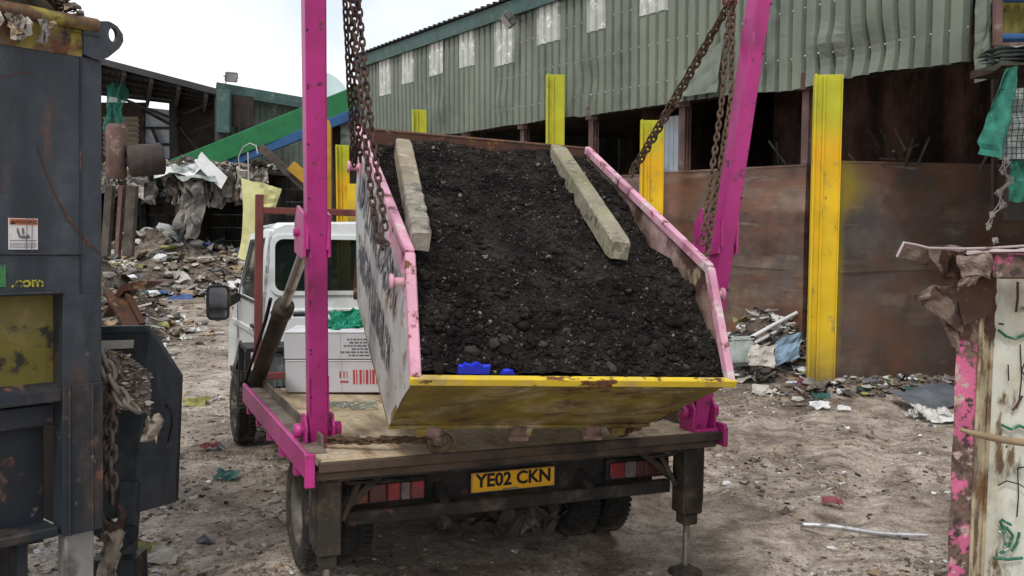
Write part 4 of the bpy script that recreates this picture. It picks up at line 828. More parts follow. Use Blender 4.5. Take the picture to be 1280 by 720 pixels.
# ------------------------------------------------------------------ chains
def chain_mb(mb, path, pitch=.04, wire=.0065, width=.02, jitter=0.0, mi=0, seed=0, nseg=10, nr=5):
    path = [V(p) for p in path]; seg = []; tot = 0
    for a, b in zip(path, path[1:]): seg.append((tot, a, b)); tot += (b - a).length
    def P(s_):
        for t0, a, b in reversed(seg):
            if s_ >= t0: return a + (b - a) * ((s_ - t0) / max(1e-6, (b - a).length)), (b - a).normalized()
        return path[0], (path[1] - path[0]).normalized()
    n = int(tot / pitch); r = random.Random(seed)
    for i in range(n):
        c, d = P((i + .5) * pitch); u = d.orthogonal().normalized(); w = d.cross(u); a = (i % 2) * pi / 2 + seed + r.uniform(-.25, .25) + jitter * r.uniform(-1, 1); s_ = (u * cos(a) + w * sin(a)); q = d.cross(s_)
        if jitter: d = (d + (u * r.uniform(-1, 1) + w * r.uniform(-1, 1)) * jitter * .5).normalized(); c = c + (u * r.uniform(-1, 1) + w * r.uniform(-1, 1)) * jitter * .012
        h2 = pitch * .5 + wire * .9 - width * 0.0; pts = []
        for k in range(nseg):
            t = 2 * pi * k / nseg; x = cos(t) * width * .62; y = sin(t); y = (1 if y > 0 else -1) * abs(y) ** .7 * (h2 + wire * .3)
            pts.append(c + s_ * x + d * y)
        base = len(mb.v); vs = []
        for k in range(nseg):
            p = pts[k]; tg = (pts[(k + 1) % nseg] - pts[k - 1]).normalized(); nn = q; bb = tg.cross(nn)
            for j in range(nr):
                t = 2 * pi * j / nr; vs.append(p + (nn * cos(t) + bb * sin(t)) * wire)
        fs = [(k * nr + j, k * nr + (j + 1) % nr, ((k + 1) % nseg) * nr + (j + 1) % nr, ((k + 1) % nseg) * nr + j) for k in range(nseg) for j in range(nr)]
        mb.add(vs, fs, mi, True)
def chain(name, label, path, m=None, group=None, **k):
    mb = MB(); chain_mb(mb, path, **k); o = mb.build(name, m or m_rust); recenter(o); return tag(o, label, 'chain', group)
gc = 'lifting chains of the skip truck'
Lk = SM @ V((-.86, .36, .30)); Rk = SM @ V((.86, .36, .30)); Lf = SM @ V((-.86, 2.12, .20)); Rf = SM @ V((.86, 2.12, .20))
HL = wp(439, -75, 5.0); HR = wp(912, 2, 5.5)
chain('lifting_chain', 'left strand of the pair of chains down to the near left lug of the skip', [HL + V((.0, 0, 0)), wp(441, 0, 4.8), wp(449, 100, 4.6), wp(459, 200, 4.45), wp(471, 296, 4.33)], group=gc, seed=1, pitch=.041, width=.021, wire=.0062)
chain('lifting_chain', 'right strand of the pair of chains down to the near left lug of the skip', [HL + V((.03, 0, 0)), wp(448, 0, 4.8), wp(457, 100, 4.65), wp(468, 190, 4.5), wp(483, 296, 4.31)], group=gc, seed=2, pitch=.041, width=.021, wire=.0062)
chain('lifting_chain', 'left strand of the pair hanging down behind the left rim of the skip', [HL + V((-.035, .06, 0)), wp(431, 0, 5.1), wp(436, 100, 5.3), wp(443, 208, 5.6)], group=gc, seed=3, pitch=.041, width=.021, wire=.0065)
chain('lifting_chain', 'right strand of the pair hanging down behind the left rim of the skip', [HL + V((-.01, .07, 0)), wp(438, 0, 5.15), wp(443, 100, 5.3), wp(451, 206, 5.6)], group=gc, seed=4, pitch=.041, width=.021, wire=.0065)
mb = MB()
for k in range(7): chain_mb(mb, [wp(468 + rn.uniform(0, 10), 296 + rn.uniform(-3, 6), 4.33), wp(474 + rn.uniform(0, 10), 306 + rn.uniform(-4, 4), 4.31)], pitch=.035, wire=.007, width=.024, jitter=.6, seed=k)
tag(recenter(mb.build('chain_shackle', m_rust)), 'knotted shackle joining the two chains above the near left lug', 'shackle', 'chain shackles')
mb = MB(); mb.tube([HR + V((0, 0, .5)), HR + V((0, 0, .03))], .012, 8); mb.tube([HR + V((.035 * sin(k * .7), 0, -.035 * cos(k * .7))) for k in range(9)], .011, 8)
tag(recenter(mb.build('chain_shackle', m_redprim)), 'dark red shackle gathering the right chains at the top of the view', 'shackle', 'chain shackles')
chain('lifting_chain', 'upper strand of the chain pair slanting down left to the far right lug', [HR, wp(852, 105, 5.7), wp(786, 219, 6.0)], group=gc, m=m_chain_br, seed=5, pitch=.038, width=.022, wire=.0066)
chain('lifting_chain', 'lower strand of the chain pair slanting down left to the far right lug', [HR + V((.01, 0, 0)), wp(856, 108, 5.74), wp(789, 222, 6.05)], group=gc, m=m_chain_br, seed=7, pitch=.038, width=.022, wire=.0066)
chain('lifting_chain', 'left strand of the chain pair down to the near right lug beside the right arm', [HR + V((0, 0, 0)), wp(902, 130, 5.3), wp(884, 255, 5.0), wp(878, 312, 4.87)], group=gc, m=m_chain_br, seed=6, pitch=.04, width=.021)
chain('lifting_chain', 'right strand of the chain pair down to the near right lug beside the right arm', [HR + V((.02, 0, 0)), wp(914, 120, 5.3), wp(893, 255, 5.05), wp(884, 318, 4.9)], group=gc, m=m_chain_br, seed=8, pitch=.04, width=.021)
gd = 'twisted rusty chains lying on the truck deck'
tk = lambda x, y, z: TM @ V((x, y, z))
def twisted(label, pts, seed):
    mb = MB(); rr = random.Random(seed)
    for k in range(3):
        o = [V((rr.uniform(-.012, .012), rr.uniform(-.012, .012), rr.uniform(-.008, .012))) for _ in pts]; chain_mb(mb, [p + q for p, q in zip(pts, o)], pitch=.034, wire=.0065, width=.022, jitter=.7, seed=seed + k)
    return tag(recenter(mb.build('deck_chain', m_chain_br)), label, 'chain', gd)
twisted('twisted rusty chain from the left arm foot to the hook under the skip', [wp(411, 549, 4.92), wp(450, 551, 4.9), wp(495, 550, 4.88), wp(538, 551, 4.86)], 20)
twisted('twisted rusty chain running to the right arm foot under the skip', [wp(776, 541, 5.3), wp(800, 531, 5.38), wp(826, 519, 5.45), wp(852, 513, 5.5)], 30)
# hanging heavy chain by near container
m_dchain = mat('dusty_chain', (.13, .105, .088), .9, var=.35, vs=12, spots=[((.07, .045, .035), 14, .55, .06)], bump=.4)
chain('heavy_chain', 'heavy rusty chain hanging between the near container pillar and the steel flap', [wp(139, 452, 4.8), wp(138, 560, 4.8), wp(140, 640, 4.8)], m=m_dchain, seed=3.4, pitch=.074, width=.046, wire=.0115)
chain('heavy_chain', 'second heavy chain hanging just left of the first beside the pillar', [wp(131, 470, 4.95), wp(132, 540, 4.95), wp(131, 612, 4.95)], m=m_dchain, seed=1.2, pitch=.074, width=.046, wire=.0115)
chain('heavy_chain', 'heavy dusty chain looping to the right over the steel flap', [wp(127, 438, 4.75), wp(139, 474, 4.72), wp(154, 500, 4.72), wp(172, 513, 4.76), wp(187, 516, 4.8)], m=mat('pale_dusty_chain', (.20, .17, .14), .9, var=.3, bump=.4), seed=5, pitch=.074, width=.046, wire=.0125)
mb = MB(); c = wp(141, 648, 4.78); mb.tube([c + V((-.055, 0, .03)), c + V((-.05, 0, -.02)), c + V((-.01, 0, -.05)), c + V((.04, 0, -.03)), c + V((.055, 0, .03)), c + V((.03, 0, .07))], [.012, .02, .024, .024, .018, .012], 8); tag(recenter(mb.build('chain_hook', m_rust)), 'rusty hook at the lower end of the hanging heavy chain', 'hook')
m_rag = mat('dusty_rag', (.27, .23, .19), .95, var=.25, bump=.3)
for c, u, v, lb in ((wp(137, 695, 4.8), V((.09, 0, 0)), V((.02, 0, .28)), 'long dusty rag hanging below the hook of the heavy chain'), (wp(190, 536, 4.8), V((.08, 0, 0)), V((.03, 0, .14)), 'small dusty rag at the right end of the looping heavy chain')):
    mb = MB(); mb.sheet(c, u, v, 9, .22, 0, 2); tag(recenter(mb.build('dusty_rag', m_rag)), lb, 'rag')
# ------------------------------------------------------------------ the skip
sk = thing('skip', 'white skip with pink rim and yellow front lip, tilted and full of dark soil', 'skip', matrix=SM)
W2, WB2 = .782, .738
def sx(z): return W2 if z >= 0 else W2 + (WB2 - W2) * min(1, -z / .627)
PROF = [(0, 0), (.45, .388), (2.355, .365), (1.95, -.63), (.55, -.627)]
for s_ in (-1, 1):
    mb = MB()
    o = [V((s_ * sx(z), y, z)) for y, z in PROF]
    # outer skin (slightly dented) and inner skin
    def side(a, b, off=0.0, s_=s_):
        # b: 0 bottom -> 1 top rim, a along length
        y0 = .55 + 1.40 * a; yt = a * 2.355
        z1 = (.388 * (yt / .45)) if yt < .45 else .388 - .023 * (yt - .45) / 1.905
        y = y0 + (yt - y0) * b; z = -.627 + (z1 + .627) * b
        return V((s_ * (sx(z) - off + .008 * noise.noise(V((y * 2.5, z * 3, s_))) * (4 * b * (1 - b))), y, z))
    mb.grid(lambda a, b: side(a, b), 26, 12, 0, True); mb.grid(lambda a, b: side(a, b, .012), 26, 12, 1, True)
    mb.build('side_panel', [m_skip_white, m_skip_in], sk)
    mb = MB()
    R_ = [V((s_ * W2, -.01, -.005)), V((s_ * W2, .45, .388)), V((s_ * W2, 2.36, .365))]
    for a, b in zip(R_, R_[1:]): mb.bar(a - V((s_ * .006, 0, 0)), b - V((s_ * .006, 0, 0)), .040 if s_ > 0 else .048, .052, bev=.006)
    if s_ < 0: mb.bar(R_[1] + V((-.012, .0, -.05)), R_[1] + V((-.012, .45, -.07)), .012, .11)
    mb.build('rim', m_skip_pink, sk)
    for y_, z_ in ((.40, .27), (2.12, .20)):
        mb = MB(); mb.cyl((s_ * W2, y_, z_), (s_ * (W2 + .065), y_, z_), .020, 12); mb.lathe((s_ * (W2 + .065), y_, z_), (s_, 0, 0), [(0, .0), (0, .036), (.014, .036), (.014, 0)], 14); mb.box((s_ * (W2 + .004), y_, z_), (.012, .11, .11)); mb.build('lug', m_skip_pink, sk)
mb = MB(); mb.bar((-W2 - .02, -.012, 0.0), (W2 + .02, -.012, 0.0), .035, .040, bev=.005); mb.build('front_lip', m_skip_yellow, sk)
mb = MB(); mb.grid(lambda a, b: V(((2 * a - 1) * (WB2 + (W2 - WB2) * b), .55 - .55 * b + .012 * noise.noise(V((a * 6, b * 4, 0))), -.627 + .61 * b + .01 * noise.noise(V((a * 5, b * 3, 5))))), 26, 10)
mb.prism([(-WB2, .55, -.62), (-W2, 0, -.01), (-W2, .04, 0), (-WB2, .58, -.60)], (.02, 0, 0)); mb.build('end_panel', m_skip_under, sk)
mb = MB(); mb.grid(lambda a, b: V(((2 * a - 1) * (W2 - .02), 1.95 + .405 * b, -.63 + .995 * b)), 8, 6); mb.grid(lambda a, b: V(((2 * a - 1) * (W2 - .02), 1.97 + .405 * b, -.63 + .995 * b)), 8, 6); mb.bar((-W2, 2.375, .36), (W2, 2.375, .36), .03, .035); mb.build('back_panel', m_wred, sk)
mb = MB(); mb.box((0, 1.25, -.635), (2 * WB2, 1.42, .02)); 
for x in (-.55, 0, .55): mb.box((x, 1.25, -.665), (.08, 1.44, .05))
mb.build('base', m_skip_under, sk)
for x in (-.50, -.03, .40):
    mb = MB(); mb.box((x, .56, -.675), (.085, .07, .09), bev=.01); mb.box((x, .53, -.70), (.11, .02, .03)); mb.build('skid_bracket', m_skip_in, sk)
mb = MB(); c = V((-.47, .50, -.70)); mb.tube([c + V((.055 * cos(a), 0, .05 * sin(a))) for a in [radians(-200 + 25 * k) for k in range(12)]], [.012, .016, .019, .021, .022, .022, .021, .020, .018, .016, .014, .011], 8); mb.build('hook', m_chain_br, sk)
# worn lettering: rows of weathered strokes on the left side
rl = random.Random(21)
glyph = {0: [(0, 0, 0, 1), (0, 1, .6, .9), (.6, .9, .6, .5), (0, .5, .6, .5)], 1: [(0, 0, 0, 1), (0, 0, .6, 0)], 2: [(0, 0, .3, 1), (.3, 1, .6, 0), (.15, .4, .45, .4)], 3: [(0, 0, 0, 1), (0, 1, .6, .5), (0, 0, .6, .5)], 4: [(0, 0, 0, 1), (.6, 0, .6, 1), (0, .5, .6, .5)], 5: [(0, 0, 0, 1), (0, 1, .6, 1), (0, .5, .5, .5), (0, 0, .6, 0)], 6: [(.3, 0, .3, 1)]}
for row, (z0, hh, ya, yb2) in enumerate(((.02, .20, .58, 2.0), (-.36, .22, .66, 1.8))):
    mb = MB(); y = ya; k = 0
    while y < yb2:
        for (a, b, c, d) in glyph[rl.randint(0, 6)]:
            # reads from the side: x along -y (towards the front lip on the right)
            def p(u, v):
                y_ = y + (.6 - u) * .13; z_ = z0 + hh * v
                return V((-(sx(z_) + .0105), y_, z_))
            A_, B_ = p(a, b), p(c, d); q_ = (B_ - A_); per = V((0, -q_.z, q_.y)).normalized() * .020
            mb.add([A_ - per, B_ - per, B_ + per, A_ + per, A_ - per - V((.0015, 0, 0)), B_ - per - V((.0015, 0, 0)), B_ + per - V((.0015, 0, 0)), A_ + per - V((.0015, 0, 0))], [(4, 5, 6, 7), (0, 1, 5, 4), (2, 3, 7, 6), (1, 2, 6, 5), (3, 0, 4, 7)])
        y += .125
    mb.build('worn_lettering', m_letters, sk)
# ---- soil in the skip
def soilz(x, y):
    P_ = [(0, .01), (.08, .05), (.25, .15), (.5, .25), (1.0, .31), (1.6, .33), (2.1, .35), (2.4, .33)]
    for (a, za), (b, zb) in zip(P_, P_[1:]):
        if y <= b: z = za + (zb - za) * (y - a) / (b - a); break
    else: z = .33
    e = abs(x) / .76; z -= (.055 if x > 0 else .02) * max(0, e - .55) / .45 * min(1, y / .5)
    z += .060 * noise.noise(V((x * 2.3, y * 2.3, 1))) + .028 * noise.noise(V((x * 6, y * 6, 3))) + .014 * noise.noise(V((x * 17, y * 17, 7))) + .008 * noise.noise(V((x * 38, y * 38, 7)))
    return z
mb = MB(); mb.grid(lambda a, b: V(((2 * a - 1) * .765, .015 + 2.335 * b, soilz((2 * a - 1) * .765, .015 + 2.335 * b))), 150, 230)
rs = random.Random(77)
def clod(n, smin, smax, pw, wts):
    for i in range(n):
        x = rs.uniform(-.75, .75); y = .03 + 2.30 * rs.random(); s_ = smin + (smax - smin) * rs.random() ** pw
        if y < .35: s_ *= 1.25
        elif noise.noise(V((x * 3, y * 3, 12))) < 0: s_ *= .7
        if s_ < .007 and noise.noise(V((x * 3, y * 3, 2))) < -.25: continue
        mb.rock((x, max(y, s_ * .5), soilz(x, y) + s_ * .12), s_, rs.choices([0, 1, 2], weights=wts)[0], rs, 1.0, True, 1.7)
def clumps(n):
    for i in range(n):   # larger clods are knots of crumbs, thicker towards the lip and the right side
        x = rs.uniform(-.72, .72); y = .05 + 2.2 * rs.random() ** 1.7; R0 = rs.uniform(.014, .034) * (1.15 if y < .5 else .85); z = soilz(x, y)
        for k in range(26):
            a, b = rs.random() * 6.28, rs.uniform(-.3, 1.57); q = R0 * rs.uniform(.45, .85)
            mb.rock((x + q * cos(a) * cos(b) * 1.3, y + q * sin(a) * cos(b), z + q * sin(b) * .8), R0 * rs.uniform(.25, .55), 0 if rs.random() < .93 else 1, rs, 1.0, True, 1.5)
clod(42000, .003, .0105, 1.6, [84, 14.6, 1.4]); clod(1500, .010, .030, 3.0, [92, 7.8, .2]); clumps(150)
for i in range(130):
    x = rs.uniform(-.72, .72); y = .04 + 2.2 * rs.random(); a = rs.random() * 6.28; l = rs.uniform(.012, .035); z = soilz(x, y) + .012
    mb.bar((x, y, z), (x + l * cos(a), y + l * sin(a), z + rs.uniform(-.004, .012)), .003, .003, mi=rs.choice([1, 2, 1]), bev=0)
for i in range(36):
    x = rs.uniform(-.70, .70); y = .04 + 2.2 * rs.random(); mb.sheet((x, y, soilz(x, y) + .014), V((rs.uniform(.012, .03), .01, 0)), V((0, .018, .01)), 3, .3, rs.choice([1, 1, 2]), i)
o = mb.build('soil', [m_soil, m_soil2, m_soil3], None, SM); tag(o, 'dark crumbly soil filling the tilted skip', 'soil', None, 'stuff')
# blue plastic bits
for (px, py, w_, hh_, lb) in ((593, 461, .145, .056, 'bright blue plastic scrap with a jagged top on the soil at the front lip'), (636, 466, .065, .022, 'small blue plastic scrap just right of the larger blue one')):
    p = loc(px, py, 1, .012, SI); mb = MB()
    top = [(-.5, -.5), (.5, -.5), (.5, .25), (.3, .15), (.05, .5), (-.1, .22), (-.3, .4), (-.38, .15), (-.5, .2)] if w_ > .1 else [(-.5, -.5), (.5, -.5), (.35, .2), (0, .5), (-.35, .3)]
    mb.prism([SM @ V((p.x + w_ * a, p.y, p.z + hh_ * b)) for a, b in top], SM.to_3x3() @ V((0, .02, 0)))
    tag(recenter(mb.build('blue_scrap', m_blue)), lb, 'plastic scrap', 'blue scraps in the soil')
# concrete posts on the soil
def cpost(label, far, near, zf, zn, w, split=.0, chop=0, mats=None):
    a = loc(*near, 2, zn, SI); b = loc(*far, 2, zf, SI); d = (b - a); L_ = d.length; d.normalize(); x = d.cross(V((0, 0, 1))).normalized(); z = x.cross(d)
    mb = MB(); n = 26; prof = [(-.5, -.5), (.5, -.5), (.5, .42), (.43, .5), (-.43, .5), (-.5, .42)]
    vs = []; fs = []
    for i in range(n + 1):
        t = i / n; c = a + d * L_ * t
        for k, (u, v) in enumerate(prof):
            q = c + x * u * w + z * v * w; rough = (.008 if t < split else .0025); q += noise.noise_vector(q * 17) * rough
            if i == 0: q += d * (.02 * noise.noise(V((u * 3, v * 3, 1))))
            if i in (0, n): q += (c - q) * .12
            if t > .93 and chop: q += (c - q) * ((t - .93) / .07 * .28)
            vs.append(q)
    m_ = len(prof)
    for i in range(n):
        for k in range(m_): mb_i = 1 if (i + .5) / n < split else 0; fs.append(((i * m_ + k, i * m_ + (k + 1) % m_, (i + 1) * m_ + (k + 1) % m_, (i + 1) * m_ + k), mb_i))
    mb.v = [tuple(SM @ q) for q in vs]
    for q, k in fs: mb.f.append(list(q)); mb.m.append(k); mb.smooth.append(False)
    mb.f.append(list(range(m_))[::-1]); mb.m.append(1 if split else 0); mb.smooth.append(False); mb.f.append([n * m_ + k for k in range(m_)]); mb.m.append(0); mb.smooth.append(False)
    tag(recenter(mb.build('concrete_post', mats or [m_conc, m_conc2])), label, 'concrete post', 'concrete posts on the soil')
cpost('left concrete post on the soil, tan with a rough grey broken lower half', (503, 182), (526, 303), .37, .41, .098, split=.46, mats=[m_conct, m_conc2])
cpost('right concrete post on the soil, greenish and mossy with a tapered top', (694, 187), (776, 314), .365, .385, .106, chop=1)

# ------------------------------------------------------------------ the truck
tr = thing('skip_truck', 'white cabbed flatbed truck with magenta lifting arms carrying the skip', 'truck', matrix=TM)
mb = MB(); mb.box((0, 1.16, .851), (2.34, 2.36, .05), bev=.004); mb.build('deck', m_ply, tr)
mb = MB(); mb.bar((-1.19, -.016, .850), (1.24, -.016, .850), .03, .052, bev=.006); mb.bar((-1.2, .02, .80), (1.2, .02, .80), .05, .04); mb.build('deck_edge', m_deckedge, tr)
for s_ in (-1, 1):
    mb = MB(); mb.box((s_ * 1.236, 1.16, .855), (.026, 2.40, .135), bev=.005); mb.box((s_ * 1.236, -.035, .845), (.05 if s_ < 0 else .03, .03, .17 if s_ < 0 else .12), bev=.004)
    for k in range(5): mb.box((s_ * 1.225, .35 + .45 * k, .765), (.04, .05, .06))
    mb.build('side_channel', m_pink, tr, ) if s_ < 0 else mb.build('side_channel', m_pink, tr)
    mb = MB(); mb.box((s_ * 1.165, 1.25, .884), (.115, 2.15, .012)); mb.box((s_ * 1.108, 1.30, .915), (.012, 2.05, .07)); mb.build('channel_tray', m_chan, tr)
mb = MB()
for s_ in (-1, 1): mb.box((s_ * .42, 2.95, .56), (.08, 5.1, .16)); 
for y in (.45, .9, 1.6, 2.3, 3.2, 4.2): mb.box((0, y, .62), (.84, .07, .12))
for y in (.1, .8, 1.5, 2.2): mb.box((0, y, .785), (2.2, .06, .07))
mb.box((0, .33, .69), (2.0, .04, .17)); mb.box((0, .35, .60), (1.94, .03, .20)); mb.cyl((-.72, 1.04, .34), (.72, 1.04, .34), .06); mb.lathe((-.16, 1.04, .34), (1, 0, 0), [(0, .05), (.05, .16), (.27, .16), (.32, .05)], 18); mb.cyl((-.75, 4.67, .34), (.75, 4.67, .34), .05)
mb.tube([(.25, 1.3, .45), (.3, .8, .38), (.3, .4, .45)], .03, 8); mb.box((.75, 1.9, .55), (.5, .8, .35), bev=.04); mb.box((-.75, 2.9, .55), (.45, .7, .35), bev=.04)
mb.build('chassis', m_chassis, tr)
mb = MB(); mb.bar((-1.0, .2, .515), (1.0, .2, .515), .06, .075, bev=.008); 
for s_ in (-.45, .45): mb.bar((s_, .2, .52), (s_, .34, .6), .05, .1)
mb.build('rear_bumper', m_chassis, tr)
for s_ in (-1, 1):   # diagonal braces to the jacks
    mb = MB(); mb.bar((s_ * .80, .22, .74), (s_ * 1.02, .2, .56), .04); mb.bar((s_ * .90, .2, .77), (s_ * 1.03, .16, .52), .03); mb.tube([(s_ * .7, .3, .78), (s_ * .85, .2, .70), (s_ * 1.0, .14, .72), (s_ * 1.08, .12, .80)], .012, 6); mb.build('brace', m_grease, tr)
# number plate
mb = MB(); mb.box((0, .276, .6185), (.525, .008, .115), None, 0, .003); pl_ = mb.build('number_plate', m_plate, tr)
text('YE02 CKN', 'characters', .104, m_ink, pl_, at(0.002, .2705, .625), off=.0032, ext=.0012, sx=1.0)
mb = MB()
for x_, w_, z_, h_ in ((0, .519, .6735, .003), (0, .519, .5635, .003), (-.259, .003, .6185, .11), (.259, .003, .6185, .11)): mb.box((x_, .2705, z_), (w_, .003, h_))
mb.box((-.02, .2705, .571), (.10, .002, .006)); mb.build('plate_border', m_greyink, pl_)
# tail lamps
for xa, xb, z_, cols in ((-.954, -.548, .622, [(0, .22, m_lor), (.22, .47, m_ldr), (.47, .66, m_lr), (.66, .80, m_lw), (.80, 1, m_lr)]), (.619, 1.03, .622, [(0, .24, m_lr), (.24, .44, m_lw), (.44, .58, m_ldr), (.58, .80, m_ldr), (.80, 1, m_lor)])):
    mb = MB(); mb.box(((xa + xb) / 2, .30, z_), (xb - xa + .03, .08, .135), bev=.012); tl = mb.build('tail_light', m_blk, tr)
    for a, b, m_ in cols:
        mb = MB(); L_ = xb - xa; mb.box((xa + (a + b) / 2 * L_, .250, z_), ((b - a) * L_ - .003, .028, .095), bev=.008)
        for k in range(6): mb.box((xa + (a + b) / 2 * L_, .2355, z_ - .042 + k * .017), ((b - a) * L_ - .012, .002, .006))
        mb.build('lens', m_, tl)
# jacks
for s_, xc, w_, zt_, zb_ in ((-1, -1.11, .125, .757, .36), (1, 1.10, .14, .79, .355)):
    mb = MB(); mb.box((xc, .14, (zt_ + zb_) / 2), (w_, .14, zt_ - zb_), bev=.01); mb.box((xc + s_ * .06, .14, (zt_ + zb_) / 2 + .02), (.05, .09, zt_ - zb_ - .08)); mb.box((xc, .14, zb_ - .035), (w_ * .7, .1, .07), bev=.008); mb.bar((xc, .14, zt_), (xc, .14, .83), .07); j = mb.build('stabiliser_jack', m_grease, tr)
    for q in range(3): pass
    gp = TM @ V((xc, .14, 0)); zg = (gz(gp.x, gp.y) - gp.z) ; mb = MB(); mb.cyl((xc, .14, zb_ - .05), (xc, .14, zg + .03), .021, 14); mb.build('piston', m_chrome, j)
    mb = MB(); mb.lathe((xc, .14, zg), (0, 0, 1), [(-.02, .0), (-.02, .10), (.012, .105), (.03, .06), (.05, .035), (.05, 0)], 22); mb.build('foot', m_grease, j)
# wheels
def wheel(x, y, s_, z=.335, width=.19, dual_outer=False, front=False):
    e = bpy.data.objects.new('wheel', None); C.objects.link(e); e.parent = tr; e.location = (x, y, z); e.empty_display_size = .1
    mb = MB(); r = .338; hw = width / 2
    mb.lathe((0, 0, 0), (s_, 0, 0), [(-hw * .7, .20), (-hw * .95, .235), (-hw, .29), (-hw * .86, .322), (-hw * .72, r), (hw * .72, r), (hw * .86, .322), (hw, .29), (hw * .95, .235), (hw * .7, .20)], 48)
    for k in range(56):
        a = 2 * pi * k / 56
        for q in (-1, 1):
            c = V((q * hw * .52, cos(a + q * .03) * (r + .002), sin(a + q * .03) * (r + .002))); R = Matrix.Rotation(a, 3, 'X'); mb.box(c, (hw * .62, .012, .022), R)
    for q in (-.22, .22): mb.lathe((0, 0, 0), (s_, 0, 0), [(q * hw - .008, r + .001), (q * hw - .008, r + .007), (q * hw + .008, r + .007), (q * hw + .008, r + .001)], 48)
    mb.build('tyre', m_tyre, e)
    mb = MB(); dsh = (-.02 if dual_outer else (.05 if front else -.03))
    mb.lathe((0, 0, 0), (s_, 0, 0), [(-hw * .7, .19), (-hw * .7, .2), (-hw * .2, .19), (hw * .5, .192), (hw * .74, .215), (hw * .80, .218), (hw * .78, .204), (hw * .55, .185), (dsh + .02, .17), (dsh + .005, .15), (dsh, .12), (dsh + .03, .10), (dsh + .03, .07), (dsh + .06, .065), (dsh + .07, .0)], 40)
    for k in range(6): a = 2 * pi * k / 6; mb.cyl((s_ * (dsh + .02), .085 * cos(a), .085 * sin(a)), (s_ * (dsh + .052), .085 * cos(a), .085 * sin(a)), .012, 6)
    for k in range(10): a = 2 * pi * (k + .5) / 10; mb.cyl((s_ * (dsh - .002), .137 * cos(a), .137 * sin(a)), (s_ * (dsh + .012), .137 * cos(a), .137 * sin(a)), .017, 8, 1)
    mb.build('rim', [m_rim, m_ink], e)
wheel(-1.02, 1.04, -1, dual_outer=True); wheel(-.79, 1.04, -1); wheel(.965, 1.04, 1, dual_outer=True); wheel(.735, 1.04, 1)
wheel(-.945, 4.67, -1, front=True); wheel(.86, 4.67, 1, front=True)
for s_ in (-1, 1):
    mb = MB(); mb.grid(lambda a, b: V((s_ * (.62 + .46 * b), 1.04 + .40 * cos(pi * (.08 + .84 * a)), .36 + .385 * sin(pi * (.08 + .84 * a)))), 14, 2); mb.build('mudguard', m_blk, tr)
